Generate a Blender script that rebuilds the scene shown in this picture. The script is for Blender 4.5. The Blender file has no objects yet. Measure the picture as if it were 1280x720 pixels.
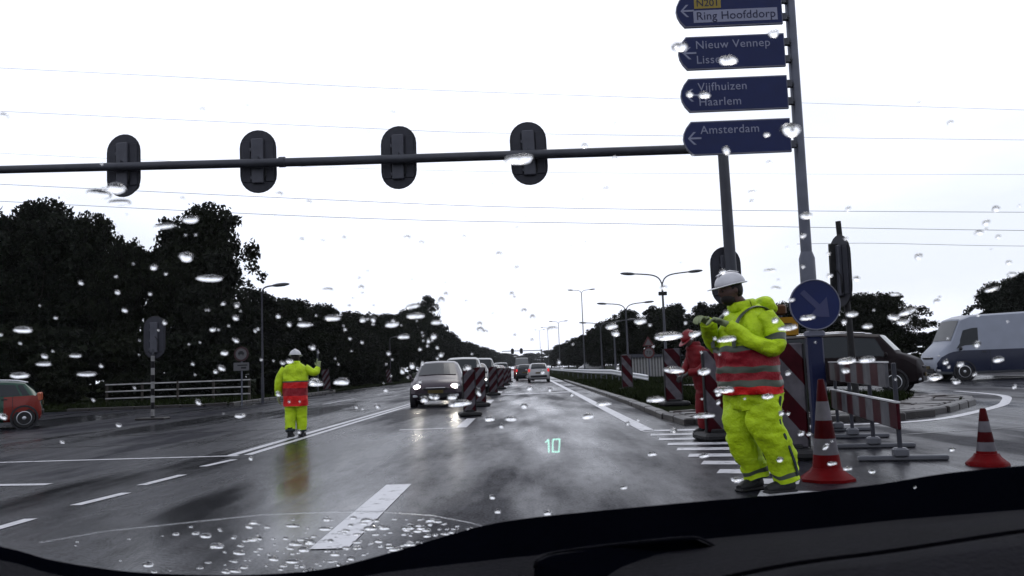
import bpy, bmesh, math, random
from mathutils import Vector, Matrix, noise
random.seed(7)
R = math.radians
sc = bpy.context.scene

# ------------------------------------------------------------------ camera
cam = bpy.data.cameras.new("camera")
cam.sensor_width = 36.0
cam.lens = 1050.0 / 1280.0 * 36.0
cam.clip_start = 0.02
cam.clip_end = 5000
cam.dof.use_dof = True
cam.dof.focus_distance = 14.0
cam.dof.aperture_fstop = 15.0
co = bpy.data.objects.new("camera", cam)
sc.collection.objects.link(co)
CR = Matrix(((0.9991722, 0.0383843, 0.0134730), (0.0170632, -0.0947953, -0.9953505), (-0.0369287, 0.9947565, -0.0953718)))
EYE = Vector((0, 0, 1.15))
# columns of CR are the camera's right, up and back axes in the world
M4 = CR.to_4x4()
M4.translation = EYE
co.matrix_world = M4
sc.camera = co

# ------------------------------------------------------------------ sky and light (overcast, rain)
SKYX = 2.4
SUN_EL, SUN_AZ = R(48), R(12)
w = bpy.data.worlds.new("World")
sc.world = w
w.use_nodes = True
nt = w.node_tree
nt.nodes.clear()
sky = nt.nodes.new("ShaderNodeTexSky")
sky.sky_type = 'NISHITA'
sky.sun_disc = False
sky.sun_elevation = SUN_EL
sky.sun_rotation = SUN_AZ
sky.dust_density = 4.0
tc = nt.nodes.new("ShaderNodeTexCoord")
mp = nt.nodes.new("ShaderNodeMapping")
mp.inputs["Location"].default_value = (SKYX, 0, 0)
mp.inputs["Scale"].default_value = (1, 1, 3.0)
nz = nt.nodes.new("ShaderNodeTexNoise")
nz.inputs["Scale"].default_value = 1.5
nz.inputs["Detail"].default_value = 5
cr = nt.nodes.new("ShaderNodeValToRGB")
cr.color_ramp.elements[0].position = 0.32
cr.color_ramp.elements[0].color = (9.1, 9.7, 10.8, 1)
cr.color_ramp.elements[1].position = 0.56
cr.color_ramp.elements[1].color = (12.2, 12.7, 14.4, 1)
mx = nt.nodes.new("ShaderNodeMixRGB")
mx.inputs[0].default_value = 0.93
bg = nt.nodes.new("ShaderNodeBackground")
bg.inputs["Strength"].default_value = 0.1
out = nt.nodes.new("ShaderNodeOutputWorld")
L = nt.links.new
L(tc.outputs["Generated"], mp.inputs[0]); L(mp.outputs[0], nz.inputs["Vector"]); L(nz.outputs["Fac"], cr.inputs[0])
L(sky.outputs[0], mx.inputs[1]); L(cr.outputs[0], mx.inputs[2]); L(mx.outputs[0], bg.inputs[0]); L(bg.outputs[0], out.inputs[0])
sun = bpy.data.lights.new("sun", 'SUN')
sun.energy = 0.5
sun.angle = R(25)
sun.color = (1.0, 0.97, 0.93)
so = bpy.data.objects.new("sun", sun)
sc.collection.objects.link(so)
sd = Vector((math.sin(SUN_AZ) * math.cos(SUN_EL), math.cos(SUN_AZ) * math.cos(SUN_EL), math.sin(SUN_EL)))
so.rotation_euler = sd.to_track_quat('Z', 'Y').to_euler()
vs = sc.view_settings
vs.view_transform = 'Standard'
vs.look = 'None'
vs.exposure = 0.0
vs.gamma = 1.0
vs.use_curve_mapping = False
sc.render.engine = 'CYCLES'
sc.cycles.use_denoising = True
sc.cycles.max_bounces = 6
sc.cycles.diffuse_bounces = 2
sc.cycles.glossy_bounces = 3
sc.cycles.transmission_bounces = 5
sc.cycles.transparent_max_bounces = 12
sc.cycles.sample_clamp_indirect = 6.0

# ------------------------------------------------------------------ materials
MATS = {}
def mat(name, col=(.5, .5, .5), rough=.5, metal=0.0, spec=.16, var=0.0, vscale=6.0, bump=0.0, bscale=30.0, coat=0.0, island=0.0, bdist=.01,
        emit=None, estr=0.0):
    if name in MATS:
        return MATS[name]
    m = bpy.data.materials.new(name)
    m.use_nodes = True
    t = m.node_tree
    p = t.nodes["Principled BSDF"]
    p.inputs["Base Color"].default_value = (*col, 1)
    p.inputs["Roughness"].default_value = rough
    p.inputs["Metallic"].default_value = metal
    p.inputs["Specular IOR Level"].default_value = spec
    p.inputs["Coat Weight"].default_value = coat
    p.inputs["Coat Roughness"].default_value = 0.08
    if emit:
        p.inputs["Emission Color"].default_value = (*emit, 1)
        p.inputs["Emission Strength"].default_value = estr
    ln = t.links.new
    c = t.nodes.new("ShaderNodeTexCoord")
    if var > 0 or island > 0:
        n = t.nodes.new("ShaderNodeTexNoise")
        n.inputs["Scale"].default_value = vscale
        n.inputs["Detail"].default_value = 6
        ln(c.outputs["Object"], n.inputs["Vector"])
        h = t.nodes.new("ShaderNodeHueSaturation")
        h.inputs["Color"].default_value = (*col, 1)
        mr = t.nodes.new("ShaderNodeMapRange")
        mr.inputs[1].default_value = .3; mr.inputs[2].default_value = .7
        mr.inputs[3].default_value = 1 - var; mr.inputs[4].default_value = 1 + var
        ln(n.outputs["Fac"], mr.inputs[0])
        v = mr.outputs[0]
        if island > 0:
            g = t.nodes.new("ShaderNodeNewGeometry")
            r2 = t.nodes.new("ShaderNodeMapRange")
            r2.inputs[3].default_value = 1 - island; r2.inputs[4].default_value = 1 + island
            ln(g.outputs["Random Per Island"], r2.inputs[0])
            mu = t.nodes.new("ShaderNodeMath"); mu.operation = 'MULTIPLY'
            ln(v, mu.inputs[0]); ln(r2.outputs[0], mu.inputs[1])
            v = mu.outputs[0]
        ln(v, h.inputs["Value"])
        ln(h.outputs[0], p.inputs["Base Color"])
    if bump > 0:
        n2 = t.nodes.new("ShaderNodeTexNoise")
        n2.inputs["Scale"].default_value = bscale
        n2.inputs["Detail"].default_value = 4
        ln(c.outputs["Object"], n2.inputs["Vector"])
        b = t.nodes.new("ShaderNodeBump")
        b.inputs["Strength"].default_value = bump
        b.inputs["Distance"].default_value = bdist
        ln(n2.outputs["Fac"], b.inputs["Height"])
        ln(b.outputs[0], p.inputs["Normal"])
    MATS[name] = m
    return m

def mat_asphalt():
    m = bpy.data.materials.new("wet_asphalt"); m.use_nodes = True
    t = m.node_tree; p = t.nodes["Principled BSDF"]; ln = t.links.new
    c = t.nodes.new("ShaderNodeTexCoord")
    def nse(scale, sx, sy, det=5):
        mpn = t.nodes.new("ShaderNodeMapping"); mpn.inputs["Scale"].default_value = (sx, sy, 1)
        n = t.nodes.new("ShaderNodeTexNoise"); n.inputs["Scale"].default_value = scale; n.inputs["Detail"].default_value = det
        ln(c.outputs["Object"], mpn.inputs[0]); ln(mpn.outputs[0], n.inputs["Vector"]); return n
    big = nse(0.34, 1.0, .18)           # puddled and drained patches, drawn out along the road
    mid = nse(1.7, 1.0, .14)
    fine = nse(48, 1, .8, 4)
    a = t.nodes.new("ShaderNodeMath"); a.operation = 'MULTIPLY_ADD'; a.inputs[1].default_value = .4
    ln(mid.outputs["Fac"], a.inputs[0]); ln(big.outputs["Fac"], a.inputs[2])
    wet = t.nodes.new("ShaderNodeMapRange"); wet.inputs[1].default_value = .58; wet.inputs[2].default_value = .84
    ln(a.outputs[0], wet.inputs[0])
    col = t.nodes.new("ShaderNodeValToRGB")
    col.color_ramp.elements[0].color = (.0105, .0107, .0150, 1); col.color_ramp.elements[1].color = (.0065, .0068, .009, 1)
    ln(wet.outputs[0], col.inputs[0])
    med = nse(9, 1, .35, 6)
    ad = t.nodes.new("ShaderNodeMath"); ad.operation = 'MULTIPLY_ADD'; ad.inputs[1].default_value = .55
    ln(med.outputs["Fac"], ad.inputs[0]); ln(fine.outputs["Fac"], ad.inputs[2])
    gr = t.nodes.new("ShaderNodeMapRange"); gr.inputs[1].default_value = .55; gr.inputs[2].default_value = 1.0; gr.inputs[3].default_value = .25; gr.inputs[4].default_value = 1.75
    ln(ad.outputs[0], gr.inputs[0])
    hs = t.nodes.new("ShaderNodeHueSaturation"); ln(col.outputs[0], hs.inputs["Color"]); ln(gr.outputs[0], hs.inputs["Value"])
    ln(hs.outputs[0], p.inputs["Base Color"])
    ro = t.nodes.new("ShaderNodeMapRange"); ro.inputs[3].default_value = .44; ro.inputs[4].default_value = .15
    ln(wet.outputs[0], ro.inputs[0]); ln(ro.outputs[0], p.inputs["Roughness"])
    sp = t.nodes.new("ShaderNodeMapRange"); sp.inputs[3].default_value = .015; sp.inputs[4].default_value = .21
    ln(wet.outputs[0], sp.inputs[0])
    sg = t.nodes.new("ShaderNodeMath"); sg.operation = 'MULTIPLY'; ln(sp.outputs[0], sg.inputs[0]); ln(gr.outputs[0], sg.inputs[1]); ln(sg.outputs[0], p.inputs["Specular IOR Level"])
    p.inputs["Specular Tint"].default_value = (.80, .82, 1.0, 1)
    bs = t.nodes.new("ShaderNodeMapRange"); bs.inputs[3].default_value = .9; bs.inputs[4].default_value = .12
    ln(wet.outputs[0], bs.inputs[0])
    b = t.nodes.new("ShaderNodeBump"); b.inputs["Distance"].default_value = .006
    ln(bs.outputs[0], b.inputs["Strength"]); ln(fine.outputs["Fac"], b.inputs["Height"]); ln(b.outputs[0], p.inputs["Normal"])
    return m

def mat_stripes(name, period, slope, offs=0.0, c1=(.028, .0025, .005), c2=(.075, .07, .08), axis='XZ'):
    """bands printed across a board: sharp, in the board's own coordinates"""
    m = bpy.data.materials.new(name); m.use_nodes = True
    t = m.node_tree; p = t.nodes["Principled BSDF"]; ln = t.links.new
    p.inputs["Roughness"].default_value = .35
    p.inputs["Specular IOR Level"].default_value = .05
    c = t.nodes.new("ShaderNodeTexCoord"); s = t.nodes.new("ShaderNodeSeparateXYZ"); ln(c.outputs["Object"], s.inputs[0])
    a = t.nodes.new("ShaderNodeMath"); a.operation = 'MULTIPLY_ADD'; a.inputs[1].default_value = slope
    ln(s.outputs[0], a.inputs[0]); ln(s.outputs[2], a.inputs[2])
    if axis == 'X':
        src = s.outputs[0]
    elif axis == 'Z':
        src = s.outputs[2]
    else:
        src = a.outputs[0]
    d = t.nodes.new("ShaderNodeMath"); d.operation = 'MULTIPLY_ADD'; d.inputs[1].default_value = 1 / period; d.inputs[2].default_value = 50 + offs
    ln(src, d.inputs[0])
    f = t.nodes.new("ShaderNodeMath"); f.operation = 'FRACT'; ln(d.outputs[0], f.inputs[0])
    g = t.nodes.new("ShaderNodeMath"); g.operation = 'GREATER_THAN'; g.inputs[1].default_value = .5; ln(f.outputs[0], g.inputs[0])
    n = t.nodes.new("ShaderNodeTexNoise"); n.inputs["Scale"].default_value = 7; n.inputs["Detail"].default_value = 6; ln(c.outputs["Object"], n.inputs["Vector"])
    mr = t.nodes.new("ShaderNodeMapRange"); mr.inputs[1].default_value = .35; mr.inputs[2].default_value = .7; mr.inputs[3].default_value = .65; mr.inputs[4].default_value = 1.1
    ln(n.outputs["Fac"], mr.inputs[0])
    x = t.nodes.new("ShaderNodeMixRGB"); x.inputs[1].default_value = (*c1, 1); x.inputs[2].default_value = (*c2, 1); ln(g.outputs[0], x.inputs[0])
    h = t.nodes.new("ShaderNodeHueSaturation"); ln(x.outputs[0], h.inputs["Color"]); ln(mr.outputs[0], h.inputs["Value"])
    ln(h.outputs[0], p.inputs["Base Color"])
    return m

def mat_glass(name, ior=1.33):
    m = bpy.data.materials.new(name); m.use_nodes = True
    t = m.node_tree; t.nodes.clear()
    o = t.nodes.new("ShaderNodeOutputMaterial"); g = t.nodes.new("ShaderNodeBsdfGlass")
    g.inputs["IOR"].default_value = ior; g.inputs["Roughness"].default_value = 0.0
    t.links.new(g.outputs[0], o.inputs[0]); return m

def mat_clear():
    m = bpy.data.materials.new("clear_windscreen"); m.use_nodes = True
    t = m.node_tree; t.nodes.clear()
    o = t.nodes.new("ShaderNodeOutputMaterial"); g = t.nodes.new("ShaderNodeBsdfTransparent")
    g.inputs["Color"].default_value = (1, 1, 1, 1)
    t.links.new(g.outputs[0], o.inputs[0]); return m

ASPH = mat_asphalt()
WATER = mat_glass("rain_water")
CLEAR = mat_clear()
def mat_paint():
    m = mat("worn_road_paint", (.33, .33, .34), .35); t = m.node_tree; p = t.nodes["Principled BSDF"]; ln = t.links.new
    c = t.nodes.new("ShaderNodeTexCoord"); n = t.nodes.new("ShaderNodeTexNoise"); n.inputs["Scale"].default_value = 7; n.inputs["Detail"].default_value = 9; n.inputs["Roughness"].default_value = .7
    ln(c.outputs["Object"], n.inputs["Vector"]); r = t.nodes.new("ShaderNodeValToRGB"); e = r.color_ramp.elements
    e[0].position = .30; e[0].color = (.02, .02, .024, 1); e[1].position = .46; e[1].color = (.42, .42, .44, 1); x = e.new(.38); x.color = (.17, .17, .18, 1)
    ln(n.outputs["Fac"], r.inputs[0]); ln(r.outputs[0], p.inputs["Base Color"]); return m
PAINT = mat_paint()
PAINT0 = mat("road_paint", (.33, .33, .34), .35, var=.35, vscale=5, bump=.3, bscale=60)
GRASS = mat("verge_grass", (.008, .010, .005), .95, spec=0, var=.4, vscale=1.2, bump=.8, bscale=25)
DIRT = mat("wet_ground", (.008, .008, .007), .9, spec=0, var=.4, vscale=.6, bump=.5, bscale=9)
STONE = mat("kerb_stone", (.020, .018, .018), .4, var=.3, vscale=4, bump=.4, bscale=40, island=.0)
PAVER = mat("dark_paver", (.018, .013, .013), .38, var=.35, vscale=3, bump=.5, bscale=30)
GALV = mat("galvanised_steel", (.075, .08, .10), .42, .6, var=.15, vscale=4)
DSTEEL = mat("dark_grey_steel", (.045, .047, .056), .45, .4, var=.15, vscale=3)
BOARD = mat("signal_backboard", (.026, .027, .035), .55, var=.2, vscale=4)
BOARD2 = mat("signal_housing", (.055, .057, .070), .5, var=.15, vscale=5)
BLACK = mat("black_rubber", (.012, .012, .013), .6, var=.3, vscale=8)
BLUE = mat("sign_blue", (.003, .0085, .052), .35, var=.12, vscale=4)
WHITE = mat("sign_white", (.17, .18, .25), .45, var=.1, vscale=5)
SIGNRIM = mat("sign_edge_grey", (.11, .115, .15), .45)
YELLOWSIGN = mat("sign_yellow", (.28, .14, .008), .5, var=.15)
ORANGE = mat("lamp_orange", (.07, .03, .012), .4)
BARK = mat("bark", (.012, .010, .008), .85, var=.3, vscale=4, bump=.6, bscale=8)
LEAF = [mat("leaf_dark", (.0075, .0095, .0052), .7, spec=.03, var=.2, vscale=.8, island=.45),
        mat("leaf_deep", (.0062, .0082, .005), .7, spec=.03, var=.2, vscale=.8, island=.45),
        mat("leaf_grey", (.0105, .0125, .009), .7, spec=.03, var=.2, vscale=.8, island=.45)]

# ------------------------------------------------------------------ mesh helpers
class MB:
    def __init__(s):
        s.v = []; s.f = []; s.m = []; s.mi = 0
    def face(s, idx, mi=None):
        s.f.append(tuple(idx)); s.m.append(s.mi if mi is None else mi)
    def box(s, c, size, rot=None, mi=None, taper=1.0):
        """box of full size about c; rot a Matrix 3x3; taper scales the top"""
        b = len(s.v); hx, hy, hz = size[0] / 2, size[1] / 2, size[2] / 2
        for z, k in ((-hz, 1), (hz, taper)):
            for x, y in ((-hx, -hy), (hx, -hy), (hx, hy), (-hx, hy)):
                p = Vector((x * k, y * k, z))
                if rot is not None: p = rot @ p
                s.v.append(p + Vector(c))
        for q in ((3, 2, 1, 0), (4, 5, 6, 7), (0, 1, 5, 4), (1, 2, 6, 5), (2, 3, 7, 6), (3, 0, 4, 7)):
            s.face([b + i for i in q], mi)
        return s
    def bbox(s, c, size, r=.02, rot=None, mi=None):
        """box with chamfered vertical and top edges"""
        hx, hy, hz = size[0] / 2, size[1] / 2, size[2] / 2
        r = min(r, hx * .9, hy * .9, hz * .9)
        def ring(x, y):
            return [(-x + r, -y), (x - r, -y), (x, -y + r), (x, y - r), (x - r, y), (-x + r, y), (-x, y - r), (-x, -y + r)]
        b = len(s.v)
        for z, k in ((-hz, r), (-hz + r, 0), (hz - r, 0), (hz, r)):
            for x, y in ring(hx - k, hy - k) if k else ring(hx, hy):
                p = Vector((x, y, z))
                if rot is not None: p = rot @ p
                s.v.append(p + Vector(c))
        for j in range(3):
            for i in range(8):
                s.face([b + j * 8 + i, b + j * 8 + (i + 1) % 8, b + (j + 1) * 8 + (i + 1) % 8, b + (j + 1) * 8 + i], mi)
        s.face([b + i for i in reversed(range(8))], mi); s.face([b + 24 + i for i in range(8)], mi)
        return s
    def tube(s, pts, rad, seg=10, mi=None, caps=True, up=None, rowmat=None):
        """loft along pts; rad: number, (rx, ry) or list of them"""
        pts = [Vector(p) for p in pts]; n = len(pts)
        rr = rad if isinstance(rad, list) else [rad] * n
        b = len(s.v); prev = None
        for i, p in enumerate(pts):
            d = (pts[min(i + 1, n - 1)] - pts[max(i - 1, 0)]).normalized()
            if prev is None:
                ref = Vector(up) if up else (Vector((0, 0, 1)) if abs(d.z) < .9 else Vector((1, 0, 0)))
                a = (ref - d * ref.dot(d)).normalized()
            else:
                a = (prev - d * prev.dot(d)).normalized()
            prev = a; c = d.cross(a)
            r = rr[i]; rx, ry = r if isinstance(r, tuple) else (r, r)
            for k in range(seg):
                t = 2 * math.pi * k / seg
                s.v.append(p + a * (rx * math.cos(t)) + c * (ry * math.sin(t)))
        for i in range(n - 1):
            m_ = rowmat[i] if rowmat else mi
            for k in range(seg):
                s.face([b + i * seg + k, b + i * seg + (k + 1) % seg, b + (i + 1) * seg + (k + 1) % seg, b + (i + 1) * seg + k], m_)
        if caps:
            s.face([b + k for k in reversed(range(seg))], rowmat[0] if rowmat else mi)
            s.face([b + (n - 1) * seg + k for k in range(seg)], rowmat[-1] if rowmat else mi)
        return s
    def lathe(s, prof, c=(0, 0, 0), seg=20, rot=None, mi=None, rowmat=None):
        b = len(s.v); n = len(prof)
        for r, z in prof:
            for k in range(seg):
                t = 2 * math.pi * k / seg
                p = Vector((r * math.cos(t), r * math.sin(t), z))
                if rot is not None: p = rot @ p
                s.v.append(p + Vector(c))
        for i in range(n - 1):
            for k in range(seg):
                s.face([b + i * seg + k, b + i * seg + (k + 1) % seg, b + (i + 1) * seg + (k + 1) % seg, b + (i + 1) * seg + k], rowmat[i] if rowmat else mi)
        s.face([b + k for k in reversed(range(seg))], rowmat[0] if rowmat else mi); s.face([b + (n - 1) * seg + k for k in range(seg)], rowmat[-1] if rowmat else mi)
        return s
    def prism(s, poly, d0, d1, frame=None, mi=None, mi_side=None):
        """polygon (2D) extruded from d0 to d1; frame maps (u, v, d) to 3D"""
        fr = frame or (lambda u, v, d: Vector((u, v, d)))
        b = len(s.v); n = len(poly)
        for d in (d0, d1):
            for u, v in poly: s.v.append(fr(u, v, d))
        s.face([b + i for i in reversed(range(n))], mi); s.face([b + n + i for i in range(n)], mi)
        for i in range(n):
            s.face([b + i, b + (i + 1) % n, b + n + (i + 1) % n, b + n + i], mi if mi_side is None else mi_side)
        return s
    def ellipsoid(s, c, r, seg=14, rings=8, rot=None, mi=None, fn=None):
        b = len(s.v)
        pts = []
        for i in range(rings + 1):
            ph = math.pi * i / rings
            for k in range(seg):
                t = 2 * math.pi * k / seg
                p = Vector((math.sin(ph) * math.cos(t) * r[0], math.sin(ph) * math.sin(t) * r[1], math.cos(ph) * r[2]))
                if fn: p = fn(p)
                if rot is not None: p = rot @ p
                s.v.append(p + Vector(c))
        for i in range(rings):
            for k in range(seg):
                s.face([b + i * seg + k, b + (i + 1) * seg + k, b + (i + 1) * seg + (k + 1) % seg, b + i * seg + (k + 1) % seg], mi)
        return s
    def mesh(s, name, mats, smooth=None):
        me = bpy.data.meshes.new(name)
        me.from_pydata([tuple(v) for v in s.v], [], s.f)
        for m_ in (mats if isinstance(mats, (list, tuple)) else [mats]): me.materials.append(m_)
        me.polygons.foreach_set("material_index", s.m)
        bm = bmesh.new(); bm.from_mesh(me)
        bmesh.ops.remove_doubles(bm, verts=bm.verts, dist=1e-5)
        bmesh.ops.recalc_face_normals(bm, faces=bm.faces)
        if smooth is not None:
            for f in bm.faces: f.smooth = True
            for e in bm.edges:
                if len(e.link_faces) == 2 and e.calc_face_angle(3.2) > R(smooth): e.smooth = False
        bm.to_mesh(me); bm.free()
        return me
    def build(s, name, mats, parent=None, smooth=None, loc=None):
        return link(name, s.mesh(name, mats, smooth), parent, loc)

def link(name, me, parent=None, loc=None, rot=None):
    o = bpy.data.objects.new(name, me)
    sc.collection.objects.link(o)
    if parent is not None: o.parent = parent
    if loc is not None: o.location = loc
    if rot is not None: o.rotation_euler = rot
    return o
def tag(o, label=None, cat=None, group=None, kind=None):
    if label: o["label"] = label
    if cat: o["category"] = cat
    if group: o["group"] = group
    if kind: o["kind"] = kind
    return o
def thing(name, label, cat, loc=(0, 0, 0), rz=0.0, group=None):
    o = bpy.data.objects.new(name, None)
    sc.collection.objects.link(o)
    o.location = loc; o.rotation_euler = (0, 0, rz)
    return tag(o, label, cat, group)
def copy_tree(o, parent=None):
    c = o.copy(); sc.collection.objects.link(c); c.parent = parent
    for ch in list(o.children): copy_tree(ch, c)
    return c
def place(o, label, loc, rz=None):
    c = copy_tree(o); c.location = loc; c["label"] = label
    if rz is not None: c.rotation_euler = (0, 0, rz)
    return c
GLY = {}
def glyphs(body, size, spacing):
    cu = bpy.data.curves.new("t", 'FONT'); cu.body = body; cu.size = size; cu.extrude = .0015; cu.space_character = spacing
    t = bpy.data.objects.new("t", cu); sc.collection.objects.link(t)
    me = bpy.data.meshes.new_from_object(t.evaluated_get(bpy.context.evaluated_depsgraph_get()))
    bpy.data.objects.remove(t); bpy.data.curves.remove(cu)
    return me, max([v.co.x for v in me.vertices] or [0])
def text(s, size, m, parent, loc, name="letter", spacing=1.0):
    """flat lettering, one mesh for each letter"""
    for k, ch in enumerate(s):
        if ch == " ": continue
        key = (ch, size, spacing, m.name)
        if key not in GLY:
            me, w_ = glyphs(ch, size, spacing); me.materials.clear(); me.materials.append(m); GLY[key] = (me, w_)
        pre, wp = glyphs(s[:k + 1], size, spacing); bpy.data.meshes.remove(pre)
        me, w_ = GLY[key]
        link(name, me, parent, (loc[0] + wp - w_, loc[1], loc[2]), (R(90), 0, 0))
FR = lambda u, v, d: Vector((u, d, v))           # a polygon standing up, facing along Y
def stadium(wd, ht, n=10):
    r = wd / 2; h = ht / 2 - r
    return [(r * math.cos(math.pi * i / n), h + r * math.sin(math.pi * i / n)) for i in range(n + 1)] + \
           [(r * math.cos(math.pi + math.pi * i / n), -h + r * math.sin(math.pi + math.pi * i / n)) for i in range(n + 1)]
def catmull(pts, n=6):
    P = [Vector(p) for p in pts]; o = []
    for i in range(len(P) - 1):
        a, b, c, d = P[max(i - 1, 0)], P[i], P[i + 1], P[min(i + 2, len(P) - 1)]
        for k in range(n):
            t = k / n
            o.append(.5 * ((2 * b) + (c - a) * t + (2 * a - 5 * b + 4 * c - d) * t * t + (3 * b - a - 3 * c + d) * t ** 3))
    o.append(P[-1]); return o

# ------------------------------------------------------------------ ground, road, verges
g = MB(); g.prism([(-2500, -300), (2500, -300), (2500, 3000), (-2500, 3000)], -1.2, -.06)
tag(g.build("ground", DIRT), kind="structure")
g = MB()
g.prism([(-70, -25), (70, -25), (70, 44), (7.2, 44), (3.1, 60), (3.1, 1200), (-13.2, 1200), (-13.2, 44), (-70, 44)], -.5, 0)
road = tag(g.build("road", ASPH), kind="structure")

def strip(name, pts, wd, z=.005, seg=5, curve=False):
    pts = catmull([(p[0], p[1], 0) for p in pts], seg) if curve else [Vector((p[0], p[1], 0)) for p in pts]
    m = MB(); n = len(pts)
    for i, p in enumerate(pts):
        d = (pts[min(i + 1, n - 1)] - pts[max(i - 1, 0)]).normalized(); nn = Vector((-d.y, d.x, 0)) * wd / 2
        wob = .006 * noise.noise(p * 3)
        for q in (p + nn * (1 + wob), p - nn * (1 - wob)):
            m.v.append(Vector((q.x, q.y, z)))
    for i in range(n - 1): m.face([2 * i, 2 * i + 1, 2 * i + 3, 2 * i + 2])
    return m.build(name, PAINT, road)
for i in range(12):                              # dashes between our lane and the oncoming one
    a = 5.7 + i * 11.6 if i == 0 else 5.4 + i * 11.7
    strip("lane_dash", [(-1.36, a), (-1.36, a + 3.1)], .22 if i else .26)
strip("edge_line", [(2.04, 14.6), (2.04, 60), (2.04, 900)], .24)
strip("centre_line", [(-4.50, 12.75), (-4.42, 20), (-4.30, 29), (-4.30, 120), (-4.3, 700)], .15)
strip("centre_line", [(-4.24, 12.75), (-4.17, 20), (-4.06, 29), (-4.06, 120), (-4.06, 700)], .13)
strip("stop_line", [(-4.36, 12.68), (-9.2, 13.06)], .13)
strip("stop_line", [(-2.6, 17.05), (-1.48, 17.05)], .2)
strip("stop_line", [(-2.2, 37.3), (1.95, 38.4)], .8)
for x0, y0, x1, y1 in ((-4.36, 9.5, -4.26, 10.4), (-4.36, 8.12, -4.24, 8.9), (-4.4, 6.6, -4.36, 7.4), (-4.36, 11.3, -4.22, 12.1), (-4.4, 5.0, -4.4, 5.8)):
    strip("guide_dash", [(x0, y0), (x1, y1)], .12)
strip("guide_dash", [(-6.9, 10.1), (-5.63, 9.9)], .16)
for i, (y, x1) in enumerate(((14.6, 3.1), (13.75, 3.05), (12.9, 3.0), (12.1, 2.95), (11.35, 2.8), (10.55, 2.75), (9.75, 2.6), (8.95, 2.55), (8.2, 2.5), (7.4, 2.5))):
    strip("crossing_bar", [(1.96, y), (x1, y - .2)], .34)
strip("slip_line", [(3.2, 14.45), (4.69, 14.34), (5.37, 14.38), (6.34, 14.46), (7.29, 15.01), (8.52, 16.3), (9.88, 17.92), (10.74, 19.24), (11.9, 21.3), (12.4, 23), (12.65, 25.2)], .2, curve=True)
strip("lane_dash", [(-8.2, 34), (-8.2, 40)], .12); strip("lane_dash", [(-8.2, 46), (-8.2, 52)], .12); strip("lane_dash", [(-8.2, 58), (-8.2, 64)], .12)

SEAM = mat("tar_seam", (.004, .004, .005), .25, spec=.2)
def seam(pts, wd):
    o = strip("tar_seam", pts, wd, .003); o.data.materials[0] = SEAM
for pts, wd in (([(-4.75, 13), (-4.7, 22), (-4.62, 40), (-4.62, 90)], .10), ([(-12, 16.2), (-8, 15.6), (-4.6, 15.9)], .07), ([(-14, 19.2), (-9, 18.4), (-5.2, 18.8)], .12), ([(-13, 28), (-9.2, 26.3), (-5.2, 27)], .10), ([(-4.1, 23.4), (-1.5, 23.2), (1.9, 23.5)], .06), ([(5, 12.2), (9, 13.2), (13, 17), (15, 22)], .06)):
    seam(pts, wd)
VR = [(3.0, 900), (3.0, 60), (3.0, 30), (2.98, 24.5), (2.86, 18), (2.95, 15.9), (3.5, 15.1), (4.7, 14.95), (6.2, 15.1), (7.1, 15.6), (8.3, 16.9), (9.5, 18.5), (10.2, 19.8), (10.3, 21.2), (9.5, 22.9), (8.3, 24.4), (7.6, 28), (7.2, 44), (60, 44.5), (900, 44.5), (900, 900)]
m = MB(); m.prism(VR, -.4, .09)
vr = tag(m.build("verge", GRASS), kind="structure")
VL = [(-13.4, 900), (-13.4, 58), (-13.2, 42), (-13.0, 37.2), (-14.2, 36.4), (-20, 36.3), (-70, 36.6), (-900, 37), (-900, 900)]
m = MB(); m.prism(VL[::-1], -.4, .09)
vl = tag(m.build("verge", GRASS), kind="structure")
stone_me = MB().bbox((0, 0, 0), (.94, .22, .26), .025).mesh("kerb_stone", STONE)
paver_me = [MB().bbox((0, 0, 0), (.46, .52, .10), .02).mesh("paver", PAVER), MB().bbox((0, 0, 0), (.42, .50, .12), .03).mesh("paver", STONE)]
def along(poly, step):
    out_ = []; acc = 0
    for a, b in zip(poly[:-1], poly[1:]):
        a, b = Vector(a), Vector(b); ln = (b - a).length; d = (b - a) / ln
        while acc < ln:
            out_.append((a + d * acc, math.atan2(d.y, d.x))); acc += step
        acc -= ln
    return out_
for p, an in along([(3.0, 66)] + VR[2:17], .96):
    o = link("kerb_stone", stone_me, vr, (p.x, p.y, random.uniform(-.008, .004)), (random.uniform(-.02, .02), random.uniform(-.01, .01), an + random.uniform(-.01, .01)))
for row in range(2):
    for p, an in along(VR[4:14], .5):
        nx, ny = math.sin(an) * -1, math.cos(an)
        q = p + Vector((nx, ny)) * (.42 + .55 * row)
        link("paver", paver_me[0 if random.random() < .7 else 1], vr, (q.x, q.y, .075 + random.uniform(-.012, .012)), (random.uniform(-.04, .04), random.uniform(-.04, .04), an + random.uniform(-.04, .04)))
for p, an in along(VL[1:6], .98):
    link("kerb_stone", stone_me, vl, (p.x, p.y, random.uniform(-.006, .006)), (0, 0, an))

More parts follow.
